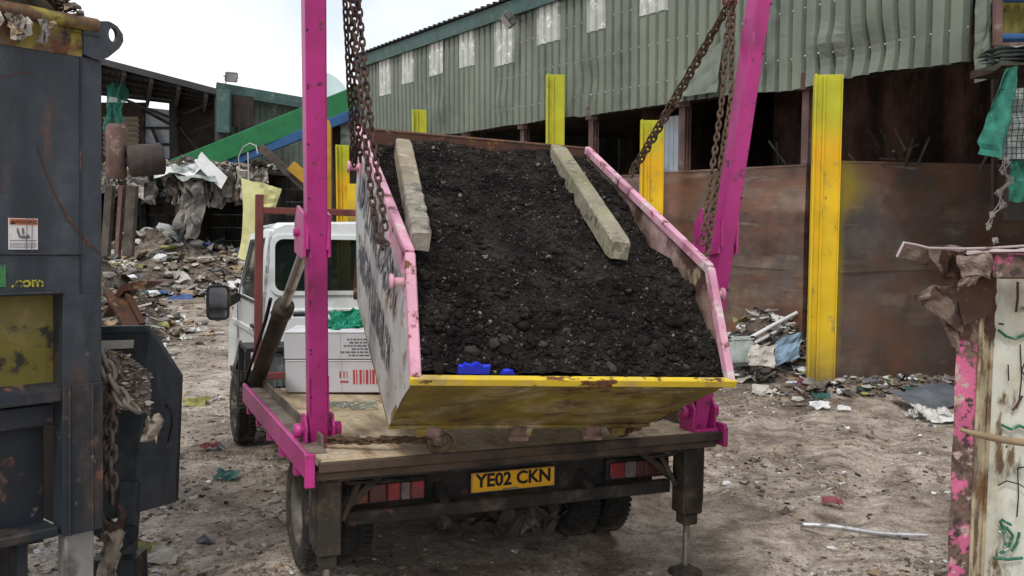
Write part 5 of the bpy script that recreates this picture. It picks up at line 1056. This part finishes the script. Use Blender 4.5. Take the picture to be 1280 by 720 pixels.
# lifting arms
LP_, RP_ = V((-1.10, .36, .955)), V((1.12, .10, .985))
LP_ = V((-1.10, .44, .95)); RP_ = V((1.12, .08, .985))
for s_, base, dx, dy in ((-1, LP_, -.072, -.26), (1, RP_, .02, -.16)):
    # top is fixed by the sight line through the top of the frame
    px = 392 if s_ < 0 else 949
    n_ = V((0, 1, -dy)); c_ = base.y - dy * base.z; o_ = TI @ V((0, 0, h)); w_ = TI.to_3x3() @ ray(px, 0); t_ = (c_ - n_.dot(o_)) / n_.dot(w_); top = o_ + w_ * t_; d_ = (top - base).normalized(); T2 = top + d_ * .55
    mb = MB(); mb.bar(base - d_ * .10, T2, .102, .102, up=V((0, 1, 0)), bev=.008)
    x_ = d_.cross(V((0, 1, 0))).normalized(); y_ = x_.cross(d_)
    for k in range(9):
        c_2 = base + d_ * (.22 + .27 * k) - x_ * (s_ * .043) + y_ * (-.052 if y_.y > 0 else .052); mb.cyl(c_2, c_2 + V((0, -.004, 0)), .0055, 8, 1)
    for q in (-.05, .05): mb.tube([base + d_ * (.10 + .012 * sin(k * 3)) * 1 + x_ * q + V((0, -.052, 0)) + d_ * k * .03 for k in range(8)], .004, 5)
    ar = mb.build('lifting_arm', [m_pink, m_ink], tr)
    mb = MB()
    for q in (-1, 1): mb.prism([base + V((q * .068, -.07, -.13)), base + V((q * .068, .07, -.13)), base + V((q * .068, .075, .03)), base + V((q * .068, .03, .09)), base + V((q * .068, -.03, .09)), base + V((q * .068, -.075, .03))], (q * .014, 0, 0))
    mb.box(base + V((0, -.085, -.115)), (.17, .012, .05)); mb.build('pivot_bracket', m_pink, ar)
    mb = MB(); mb.cyl(base + V((-.125, 0, 0)), base + V((.125, 0, 0)), .028, 14); mb.lathe(base + V((-.125, 0, 0)), (-1, 0, 0), [(-.03, .04), (0, .04), (.006, .0)], 14); mb.lathe(base + V((.125, 0, 0)), (1, 0, 0), [(-.03, .04), (0, .04), (.006, 0)], 14); mb.build('pivot_pin', m_pink, ar)
    # cylinder bracket on the arm
    zb_ = 291; q_ = loc(388 if s_ < 0 else 922, zb_, 1, base.y - .25, TI); tt = (q_.z - base.z) / d_.z; bc = base + d_ * tt
    mb = MB(); ys = 1
    for q in (-1, 1): mb.prism([bc + V((q * .056, -.04, .09)), bc + V((q * .056, .14, .14)), bc + V((q * .056, .21, .05)), bc + V((q * .056, .21, -.10)), bc + V((q * .056, .04, -.13)), bc + V((q * .056, -.04, -.12))], (q * .014, 0, 0)); mb.box(bc + V((q * .053, .0, 0)), (.012, .106, .17))
    mb.build('cylinder_bracket', m_pink, ar)
    pin = bc + V((0, .12, 0)); mb = MB(); mb.cyl(pin + V((-.09, 0, 0)), pin + V((.09, 0, 0)), .02, 12); mb.build('cylinder_pin', m_pink, ar)
    # hydraulic cylinder
    bp_ = loc(318, 484, 0, -1.13, TI) if s_ < 0 else V((1.13, 2.0, .93)); bp_.x = s_ * 1.13
    dd = (pin - bp_); Lc = dd.length; dd.normalize()
    mb = MB(); mb.tube([bp_, bp_ + dd * .08, bp_ + dd * Lc * .60, bp_ + dd * Lc * .61], [.05, .056, .056, .05], 18); mb.lathe(bp_ + dd * Lc * .57, dd, [(0, .056), (0, .064), (Lc * .045, .064), (Lc * .045, .03)], 18); mb.lathe(bp_, (1, 0, 0), [(-.05, 0), (-.05, .055), (.05, .055), (.05, 0)], 14); hc = mb.build('hydraulic_cylinder', m_grease, tr)
    mb = MB(); mb.cyl(bp_ + dd * Lc * .6, pin, .030, 16); mb.build('piston_rod', m_chrome, hc)
    mb = MB(); off = V((-.06 * 1, .02, 0)); mb.tube([bp_ + dd * Lc * .60 + off * 1.2 + V((0, 0, .06)), bp_ + dd * Lc * .52 + off * 1.3, bp_ + dd * Lc * .3 + off * 1.3, bp_ + dd * .1 + off * 1.3, bp_ + off + V((0, -.1, -.02)), bp_ + V((0, -.15, .1)), bp_ + V((0, -.05, .18))], .012, 8); mb.build('hose', m_ink, hc)
    mb = MB(); 
    for q in (-1, 1): mb.box(bp_ + V((q * .065, 0, -.03)), (.014, .12, .12))
    mb.build('cylinder_foot', m_grease, hc)
    if s_ < 0: TL = T2
    else: TR = T2
mb = MB(); mb.bar(TL, TR, .10, .10, bev=.008); 
for P_ in (HL, HR): q = TI @ P_; q2 = V((q.x, q.y, TL.lerp(TR, (q.x - TL.x) / (TR.x - TL.x)).z)); b_ = TL.lerp(TR, (q.x - TL.x) / (TR.x - TL.x)); mb.tube([q, q + V((0, 0, .1)), b_], .015, 8)
mb.build('cross_beam', m_pink, tr)
# headboard rack
mb = MB(); p = loc(322, 243, 1, 2.48, TI)
for s_ in (-1, 1): mb.bar((s_ * 1.125, 2.48, .90), (s_ * 1.115, 2.48, p.z), .055, .055, bev=.004)
zc = loc(400, 265, 1, 2.48, TI).z; mb.bar((-1.09, 2.48, zc), (1.09, 2.48, zc), .05, .05, bev=.004); mb.bar((-1.09, 2.48, .95), (1.09, 2.48, .95), .05, .05); mb.build('headboard_frame', m_redprim, tr)
mb = MB(); mb.box((-.95, 2.72, 1.14), (.5, .40, .03)); mb.box((-.95, 2.72, .80), (.5, .40, .03))
for x in (-1.19, -.71):
    for y in (2.53, 2.91): mb.box((x, y, .97), (.04, .04, .34))
mb.box((-.2, 2.85, .90), (2.0, .08, .08)); mb.build('tank_frame', m_blk, tr)
mb = MB(); mb.box((-.93, 2.74, .96), (.34, .30, .28), bev=.03)
for k in range(5): mb.box((-1.03 + .05 * k, 2.585, .96), (.012, .012, .24))
mb.build('hydraulic_tank', m_ltgrey, tr)
# cab
def xw(z): return .965 if z < 1.35 else .965 - (z - 1.35) / .7 * .065
def ring2(outer, inner, c, N_=48):
    def hit(poly, a):
        dx, dz = cos(a), sin(a); best = 9
        for i in range(len(poly)):
            p, q = poly[i], poly[(i + 1) % len(poly)]; ex, ez = q[0] - p[0], q[1] - p[1]; det = -dx * ez + dz * ex
            if abs(det) < 1e-9: continue
            rx, rz = p[0] - c[0], p[1] - c[1]; t = (-rx * ez + rz * ex) / det; u = (dx * rz - dz * rx) / det
            if t > 0 and -1e-6 <= u <= 1 + 1e-6: best = min(best, t)
        return (c[0] + dx * best, c[1] + dz * best)
    angs = sorted(set([2 * pi * k / N_ for k in range(N_)] + [atan2(p[1] - c[1], p[0] - c[0]) % (2 * pi) for p in list(outer) + list(inner)]))
    return [hit(outer, a) for a in angs], [hit(inner, a) for a in angs]
def rrect(x0, x1, z0, z1, r, n=5):
    o = []
    for cx_, cz_, a0 in ((x1 - r, z1 - r, 0), (x0 + r, z1 - r, 90), (x0 + r, z0 + r, 180), (x1 - r, z0 + r, 270)):
        for k in range(n + 1): a = radians(a0 + 90 * k / n); o.append((cx_ + r * cos(a), cz_ + r * sin(a)))
    return o
cab = MB()
outl = [(-.965, .60), (.965, .60), (.965, 1.35), (.914, 1.90), (.898, 1.98), (.855, 2.045), (.77, 2.085), (0, 2.11), (-.77, 2.085), (-.855, 2.045), (-.898, 1.98), (-.914, 1.90), (-.965, 1.35)]
win = rrect(-.855, .855, 1.525, 1.965, .07)
O_, I_ = ring2(outl, win, (0, 1.74)); cab.holed([(x, 3.40, z) for x, z in O_], [(x, 3.40, z) for x, z in I_], (0, .03, 0))
# raised frame and swage lines on the back wall
win2 = rrect(-.895, .895, 1.49, 2.0, .09); O2, I2 = ring2(win2, win, (0, 1.74)); cab.holed([(x, 3.385, z) for x, z in O2], [(x, 3.385, z) for x, z in I2], (0, .014, 0))
cab.box((0, 3.39, 1.36), (1.8, .02, .03), bev=.008); cab.box((0, 3.39, 1.05), (1.8, .02, .03), bev=.008); cab.box((0, 3.39, 1.22), (1.5, .016, .18), bev=.008)
# roof
def roof(a, b):
    i = a * (len(outl) - 6); pts = outl[3:12]; k = min(int(a * 8), 7); fr_ = a * 8 - k; x = pts[k][0] + (pts[k + 1][0] - pts[k][0]) * fr_; z = pts[k][1] + (pts[k + 1][1] - pts[k][1]) * fr_
    y = 3.40 + 1.05 * b; return V((x * (1 - .03 * b), y, z + .03 * sin(b * pi) - .05 * b * b))
cab.grid(roof, 32, 10); 
so = [(3.40, .60), (4.22, .60), (4.30, .80), (4.50, .95), (4.67, .98), (4.84, .95), (5.05, .80), (5.12, .60), (5.55, .50), (5.70, .60), (5.72, 1.0), (5.15, 1.28), (5.02, 1.36), (4.45, 2.0), (3.40, 2.03)]
si = [(3.62, 1.42), (4.80, 1.42), (4.80, 1.50), (4.40, 1.92), (3.62, 1.94)]
O3, I3 = ring2(so, si, (4.2, 1.55), 40)
for s_ in (-1, 1):
    cab.holed([(s_ * xw(z), y, z) for y, z in O3], [(s_ * xw(z), y, z) for y, z in I3], (-s_ * .03, 0, 0)); cab.bar((s_ * .972, 3.5, 1.15), (s_ * .972, 5.3, 1.12), .012, .05)
cab.grid(lambda a, b: V(((2 * a - 1) * .955, 5.02 + .70 * b, 1.355 - .36 * b ** 1.3 + .03 * (1 - (2 * a - 1) ** 2))), 12, 8); cab.grid(lambda a, b: V(((2 * a - 1) * .955, 5.72 - .02 * b, 1.0 - .5 * b)), 6, 4)
for s_ in (-1, 1):
    for y0_, z0_, y1_, z1_ in ((3.58, .66, 3.58, 1.98), (4.9, .98, 4.96, 1.36), (3.58, .66, 4.25, .66)): cab.bar((s_ * (xw(z0_) + .001), y0_, z0_), (s_ * (xw(z1_) + .001), y1_, z1_), .006, .006, mi=1, bev=0)
    cab.tube([(s_ * .86, 3.42, 2.082), (s_ * .85, 4.3, 2.06)], .01, 6)
for x in (-.62, .62): cab.box((x, 3.393, 1.30), (.16, .012, .07), mi=1, bev=.004)
cab.box((0, 3.392, .97), (1.86, .006, .008), mi=1)
cab.build('cab', [m_white, m_blk], tr)
mb = MB(); mb.box((0, 3.415, 1.745), (1.72, .006, .45)); mb.build('rear_window', m_glass, tr)
for s_ in (-1, 1):
    mb = MB(); mb.prism([(s_ * (xw(z) - .015), y, z) for y, z in si], (-s_ * .006, 0, 0)); mb.build('side_window', m_glass, tr)
    mb = MB(); O4, I4 = ring2([(y + (y - 4.2) * .04, z + (z - 1.65) * .10) for y, z in si], si, (4.2, 1.6), 24); mb.holed([(s_ * (xw(z) + .003), y, z) for y, z in O4], [(s_ * (xw(z) + .003), y, z) for y, z in I4], (s_ * .006, 0, 0)); mb.bar((s_ * .97, 3.55, .62), (s_ * .97, 3.55, 1.35), .008, .01); mb.build('window_seal', m_blk, tr)
mb = MB(); mb.prism([(-.88, 5.0, 1.37), (.88, 5.0, 1.37), (.82, 4.45, 1.99), (-.82, 4.45, 1.99)], (0, .006, 0)); mb.build('windscreen', m_glass, tr)
mb = MB()
for x in (-.52, .15, .60): mb.box((x, 3.75, 1.42), (.42, .12, .66), Matrix.Rotation(radians(-6), 3, 'X'), bev=.05); mb.box((x, 3.70, 1.80), (.26, .09, .2), bev=.04); mb.box((x, 4.0, 1.05), (.45, .5, .14), bev=.04)
mb.build('seats', mat('seat_fabric', (.09, .125, .105), .9, var=.2), tr); mb = MB(); mb.box((0, 4.85, 1.2), (1.8, .35, .3), bev=.08); mb.box((0, 4.4, .72), (1.85, 2.0, .05)); mb.build('dashboard', m_blk, tr)
mb = MB(); mb.box((-.06, 3.43, 1.72), (.16, .006, .22)); mb.build('red_board', mat('red_notice', (.30, .05, .03), .6, bump=0), tr)
c = loc(272, 378, 1, 4.75, TI); mb = MB(); rr2 = lambda w_, h_, r_, y_, dz=0: [(c.x + x, c.y + y_, c.z + z + dz) for x, z in rrect(-w_ / 2, w_ / 2, -h_ / 2, h_ / 2, r_)]
mb.prism(rr2(.215, .335, .055, -.045), (0, .03, 0)); n0 = len(mb.v); A_, B_ = rr2(.215, .335, .055, -.015), rr2(.13, .22, .04, .06)
mb.add(A_ + B_, [(i, (i + 1) % len(A_), len(A_) + (i + 1) % len(A_), len(A_) + i) for i in range(len(A_))] + [list(range(len(A_), 2 * len(A_)))], 0, True)
mi_ = mb.build('mirror', m_blk, tr); mb = MB(); mb.prism(rr2(.165, .20, .035, -.048, .045), (0, .002, 0)); mb.prism(rr2(.165, .075, .02, -.048, -.105), (0, .002, 0)); mb.build('mirror_glass', mat('mirror_silver', (.30, .31, .32), .08, .95, bump=0), mi_)
mb = MB(); mb.bar(c + V((.06, .02, -.02)), (-.97, 4.80, 1.40), .07, .09); mb.build('mirror_arm', m_blk, mi_); mb = MB(); q = c.lerp(V((-.97, 4.8, 1.40)), .45); mb.box(q, (.06, .10, .11), bev=.01); mb.build('yellow_tape', m_dyel, mi_)
mb = MB(); mb.bar((-.985, 3.68, 1.20), (-.985, 3.84, 1.20), .03, .035, bev=.01); mb.build('door_handle', m_blk, tr)
mb = MB(); mb.box((-.975, 4.9, .62), (.03, .9, .05)); mb.box((-.985, 3.85, .62), (.03, .7, .10), bev=.01); mb.box((0, 5.74, .62), (1.9, .1, .24), bev=.04); mb.build('sill_trim', m_blk, tr)
# cartons on the deck, green net, rope
gk = 'white cartons stacked on the deck'; Yc = 6.62; bl = wp(357, 491, Yc); br = wp(357 + 150, 491, Yc); z0 = bl.z; hb = (wp(400, 450, Yc).z - z0); ht = wp(400, 415, Yc).z - wp(400, 450, Yc).z
for i, (zb_, hh_, xo) in enumerate(((z0, hb, 0), (z0 + hb + .003, ht, -.006))):
    w_ = br.x - bl.x; c = V(((bl.x + br.x) / 2 + xo, Yc + .20, zb_)); t = thing('carton', ['lower white carton with red bars standing on the truck deck', 'upper white carton with small grey print on the truck deck'][i], 'carton', loc=c, group=gk)
    mb = MB(); mb.box((0, 0, hh_ / 2), (w_, .40, hh_ - .002), bev=.006); mb.build('box', m_card, t)
    mb = MB(); mb.box((-w_ * .5 + .40, -.2015, hh_ / 2), (.003, .002, hh_ * .95)); mb.box((0, -.2015, hh_ - .008), (w_ * .98, .002, .004)); mb.build('flap_edge', LIT[3], t)
    X = lambda px: wp(px, 450, Yc).x - c.x; Z = lambda py: wp(400, py, Yc).z - c.z
    mb = MB(); rk = random.Random(4)
    if i == 0:
        for x0, x1 in ((424, 426), (429, 430.5), (433, 434), (441, 443.5), (445, 446.5), (449, 452), (454, 455), (457, 460), (462, 463.5), (465, 468), (470, 471)): mb.box((X((x0 + x1) / 2), -.2025, Z(472 - (1 if x0 > 440 else 4))), ((x1 - x0) / 1180 * Yc, .002, (18 if x0 > 440 else 8) / 1180 * Yc))
        mb.box((X(430), -.2025, Z(477)), (.06, .002, .012)); mb.build('red_bars', m_redink, t)
    else:
        for k, (y_, a_, b_) in enumerate(((424, 434, 462), (428, 437, 458), (432, 430, 466), (436, 440, 460), (440, 426, 466), (444, 436, 462))):
            x = a_
            while x < b_: l_ = rk.uniform(2, 6); mb.box((X(x + l_ / 2), -.2025, Z(y_)), (l_ / 1180 * Yc, .002, 1.5 / 1180 * Yc)); x += l_ + 1.4
        mb.build('small_print', m_greyink, t)
mb = MB(); c = wp(428, 408, 6.85)
for k in range(5): mb.sheet(c + V((.02 * k - .03, .02 * k, .015 * k - .02)), V((.32 - .03 * k, 0, 0)), V((0, .22, .10)), 12, .26, 0, k + 2)
tag(recenter(mb.build('green_net', m_net)), 'bunched green net lying on the white cartons', 'net')
mb = MB(); rr = random.Random(3)
for k in range(5): mb.tube([wp(400 + q * 6 + rr.uniform(-2, 2), 510 + 4 * sin(q * .9 + k) + rr.uniform(-2, 2), 6.05) + V((0, 0, .02)) for q in range(13)], .005, 5)
# drop the rope on the deck plane
mb.v = [tuple(TM @ V(((TI @ V(v)).x, (TI @ V(v)).y, .882 + (hash(i) % 7) * .0006))) if False else v for i, v in enumerate(mb.v)]
tag(recenter(mb.build('rope', mat('grey_green_rope', (.28, .33, .30), .9, var=.2))), 'loose grey green rope lying on the truck deck', 'rope')

# ------------------------------------------------------------------ wrecked pink and white container (right foreground)
Yw = 3.5
wc = thing('wrecked_container', 'battered white and pink rusty waste container with a torn rim at the right edge', 'waste container', loc=(wp(1215, 500, Yw).x, Yw, 0))
xl, xm, xr_ = wp(1190, 600, Yw).x, wp(1217, 600, Yw).x, wp(1248, 500, Yw).x
ztop = wp(1215, 350, Yw).z
mb = MB()
def face(xa, xb, ya, yb, z0, z1, n=3, m_=24, amp=.006, mi=0):
    mb.grid(lambda a, b: V((xa + (xb - xa) * a + amp * noise.noise(V((b * 9, 0, xa))), ya + (yb - ya) * a + amp * noise.noise(V((a * 2, b * 11, xa))), z0 + (z1 - z0) * b)), n, m_, mi, False)
face(xl, xm, Yw + .01, Yw, 0, wp(1200, 400, Yw).z); rel(mb, wc, 'pink_post_face', m_wpink)
mb = MB(); face(xm, xr_, Yw, Yw + .06, 0, ztop, 4); mb.tube([V((xm, Yw - .003, z)) for z in (0, .4, .8, 1.2, 1.6, 1.9)], .007, 6); mb.tube([V((xr_ - .012, Yw + .045, z)) for z in (0, .4, .8, 1.2, 1.6, 1.95)], .008, 6); rel(mb, wc, 'cream_post_face', m_wcream)
mb = MB(); face(wp(1198, 400, Yw).x, xr_ - .01, Yw - .010, Yw + .03, wp(1200, 425, Yw).z, ztop + .06, 6, 16, .010); rel(mb, wc, 'torn_post_head', m_wred)
mb = MB(); mb.grid(lambda a, b: V((xr_ + 1.6 * a, Yw + .06 + .10 * a + .02 * noise.noise(V((a * 6, b * 4, 2))), ztop * b)), 24, 24); mb.prism([V((xl + .07, Yw + .10, 0)), V((xr_ + .02, Yw + .12, 0)), V((xr_ + 1.6, Yw + .22, 0)), V((xr_ + 2.6, Yw + 2.6, 0)), V(((xl + .07) * (Yw + 2.5) / Yw + .08, Yw + 2.5, 0))], (0, 0, ztop - .12)); rel(mb, wc, 'white_panel', m_wwhite)
mb = MB(); za, zb_ = wp(1260, 318, 3.42).z, wp(1260, 348, 3.42).z; x0 = wp(1236, 330, 3.42).x
mb.box((x0 + .8, 3.44 + .02, (za + zb_) / 2), (1.6, .10, za - zb_), Matrix.Rotation(radians(2), 3, 'Z'), bev=.008); rel(mb, wc, 'top_rail', m_wpink)
mb = MB()
def quadsheet(pts, Y, n=6, cr=.02, mi=0, dy=(0, 0, 0, 0)):
    A_, B_, C_, D_ = [wp(x, y, Y + d) for (x, y), d in zip(pts, dy)]
    mb.grid(lambda a, b: (A_.lerp(B_, a)).lerp(D_.lerp(C_, a), b) + (noise.noise_vector(V((a * 2 + Y, b * 2, A_.x * 9))) + V((0, abs((a * 1.7 + b * .6) % 1 - .5) * 1.4, 0))) * cr * .75, n, n, mi, False)
    mb.grid(lambda a, b: (A_.lerp(B_, a)).lerp(D_.lerp(C_, a), b) + (noise.noise_vector(V((a * 2 + Y, b * 2, A_.x * 9))) + V((0, abs((a * 1.7 + b * .6) % 1 - .5) * 1.4, 0))) * cr * .75 + V((0, .004, -.002)), n, n, mi, False)
quadsheet([(1131, 303), (1165, 309), (1160, 330), (1121, 321)], 3.40, 5, .012, 0, (0, .05, .1, 0))
quadsheet([(1160, 309), (1238, 310), (1235, 340), (1180, 346)], 3.42, 8, .03, 0, (0, 0, .05, .02))
quadsheet([(1176, 316), (1208, 312), (1204, 352), (1184, 345)], 3.38, 7, .04, 1, (0, 0, .05, .02))
quadsheet([(1198, 320), (1238, 316), (1240, 346), (1204, 348)], 3.36, 7, .03, 0)
quadsheet([(1146, 366), (1196, 355), (1206, 412), (1150, 380)], 3.43, 6, .03, 0, (-.05, 0, .05, 0))
quadsheet([(1176, 392), (1200, 390), (1200, 442), (1190, 432)], 3.50, 5, .015, 0, (0, 0, 0, .03))
quadsheet([(1195, 353), (1246, 347), (1240, 392), (1204, 408)], 3.46, 6, .008, 1, (0, .03, .03, 0))
quadsheet([(1204, 350), (1232, 338), (1222, 352), (1196, 366)], 3.39, 6, .02, 0, (0, -.04, 0, 0))
rel(mb, wc, 'torn_rim', [m_torn, m_wred], 'torn and folded rusty rim of the container')
mb = MB(); mb.tube([wp(x, y, 3.38) for x, y in ((1121, 321), (1130, 303), (1145, 306), (1161, 310), (1200, 311), (1240, 310), (1300, 306), (1360, 303))], .005, 6); mb.sheet(wp(1265, 314, 3.40), V((.36, 0, .01)), V((0, .08, .01)), 5, .03); rel(mb, wc, 'rim_edge', mat('pale_edge', (.42, .34, .34), .6, var=.2, spots=[(RUST, 9, .6, .04)]))
mb = MB(); mb.tube([wp(1200, 537, 3.42), wp(1222, 543, 3.43), wp(1250, 549, 3.45), wp(1290, 555, 3.48), wp(1350, 560, 3.5)], [.007, .012, .014, .014, .014], 8); rel(mb, wc, 'rod', LIT[5])
def strokes(lst, w_, m_, nm):
    mb = MB()
    for ln in lst:
        P_ = []
        for (x, y) in ln:
            p = onplane(x, y, V((xr_, Yw + .055, 0)), V((-.0625, 1, 0)).normalized()); P_.append(p + V((0, -.012, 0)))
        for a, b in zip(P_, P_[1:]): mb.tube([a, b], w_, 6)
    split_rel(mb, wc, nm, m_)
strokes([[(1246, 412), (1256, 420), (1266, 423), (1284, 416)], [(1248, 650), (1253, 660), (1256, 675), (1252, 690)], [(1246, 665), (1256, 658), (1264, 668), (1258, 684), (1248, 690)], [(1240, 696), (1258, 698), (1276, 696)], [(1250, 530), (1262, 536), (1272, 531), (1284, 536)], [(1250, 648), (1262, 655)], [(1275, 384), (1284, 388)], [(1262, 688), (1270, 676), (1272, 664)]], .0055, m_ginkg, 'green_scrawl')
strokes([[(1273, 430), (1275, 470), (1272, 500)], [(1284, 440), (1275, 462), (1284, 480)], [(1245, 606), (1256, 600), (1272, 604), (1284, 612)], [(1270, 584), (1271, 620), (1269, 645)], [(1270, 584), (1284, 582)], [(1258, 455), (1259, 475)]], .0024, m_ink, 'dark_scrawl')
strokes([[(1270, 352), (1270, 372), (1268, 390)], [(1247, 404), (1252, 405)], [(1276, 494), (1270, 504), (1264, 512)], [(1272, 500), (1268, 510)]], .0045, m_wred, 'rust_run')

# ------------------------------------------------------------------ sky, sun, camera
SUN_EL, SUN_AZ = radians(55), radians(200)   # azimuth measured clockwise from +Y
w = bpy.data.worlds.new('World'); S.world = w; w.use_nodes = True; nt = w.node_tree; bg = nt.nodes['Background']
sky = nt.nodes.new('ShaderNodeTexSky'); sky.sky_type = 'NISHITA'; sky.sun_disc = False; sky.sun_elevation = SUN_EL; sky.sun_rotation = SUN_AZ; sky.air_density = 1; sky.dust_density = 2
tc = nt.nodes.new('ShaderNodeTexCoord'); n1 = nt.nodes.new('ShaderNodeTexNoise'); n1.inputs['Scale'].default_value = 2.2; n1.inputs['Detail'].default_value = 6; nt.links.new(tc.outputs['Generated'], n1.inputs['Vector'])
mr = nt.nodes.new('ShaderNodeMapRange'); mr.inputs[1].default_value = .35; mr.inputs[2].default_value = .6; mr.inputs[3].default_value = .80; mr.inputs[4].default_value = .97; nt.links.new(n1.outputs['Fac'], mr.inputs[0])
mx = nt.nodes.new('ShaderNodeMix'); mx.data_type = 'RGBA'; nt.links.new(mr.outputs[0], mx.inputs[0]); nt.links.new(sky.outputs[0], mx.inputs[6]); cr = nt.nodes.new('ShaderNodeValToRGB'); cr.color_ramp.elements[0].position = .36; cr.color_ramp.elements[0].color = (6.9, 7.5, 8.1, 1); cr.color_ramp.elements[1].position = .58; cr.color_ramp.elements[1].color = (10.4, 10.4, 10.5, 1)
n2 = nt.nodes.new('ShaderNodeTexNoise'); n2.inputs['Scale'].default_value = 3.4; n2.inputs['Detail'].default_value = 7; n2.inputs['Distortion'].default_value = .5; nt.links.new(tc.outputs['Generated'], n2.inputs['Vector']); nt.links.new(n2.outputs['Fac'], cr.inputs[0]); nt.links.new(cr.outputs[0], mx.inputs[7])
nt.links.new(mx.outputs[2], bg.inputs[0]); bg.inputs[1].default_value = .095
sl = bpy.data.lights.new('sun', 'SUN'); sl.energy = 1.35; sl.angle = radians(11); sl.color = (1, .97, .92); so_ = bpy.data.objects.new('sun', sl); C.objects.link(so_)
sd = V((sin(SUN_AZ) * cos(SUN_EL), cos(SUN_AZ) * cos(SUN_EL), sin(SUN_EL))); so_.rotation_euler = (-sd).to_track_quat('-Z', 'Y').to_euler()
cd = bpy.data.cameras.new('camera'); cam = bpy.data.objects.new('camera', cd); C.objects.link(cam); cam.location = (0, 0, h); cam.rotation_euler = (pi / 2 - PIT, 0, 0); cd.sensor_width = 36; cd.lens = f / 1280 * 36; cd.clip_end = 2000; cd.clip_start = .05
S.camera = cam
S.render.resolution_x = 1024; S.render.resolution_y = 576
S.render.engine = 'CYCLES'
vs_ = S.view_settings; vs_.view_transform = 'Standard'; vs_.look = 'None'; vs_.exposure = 0.43; vs_.gamma = 1
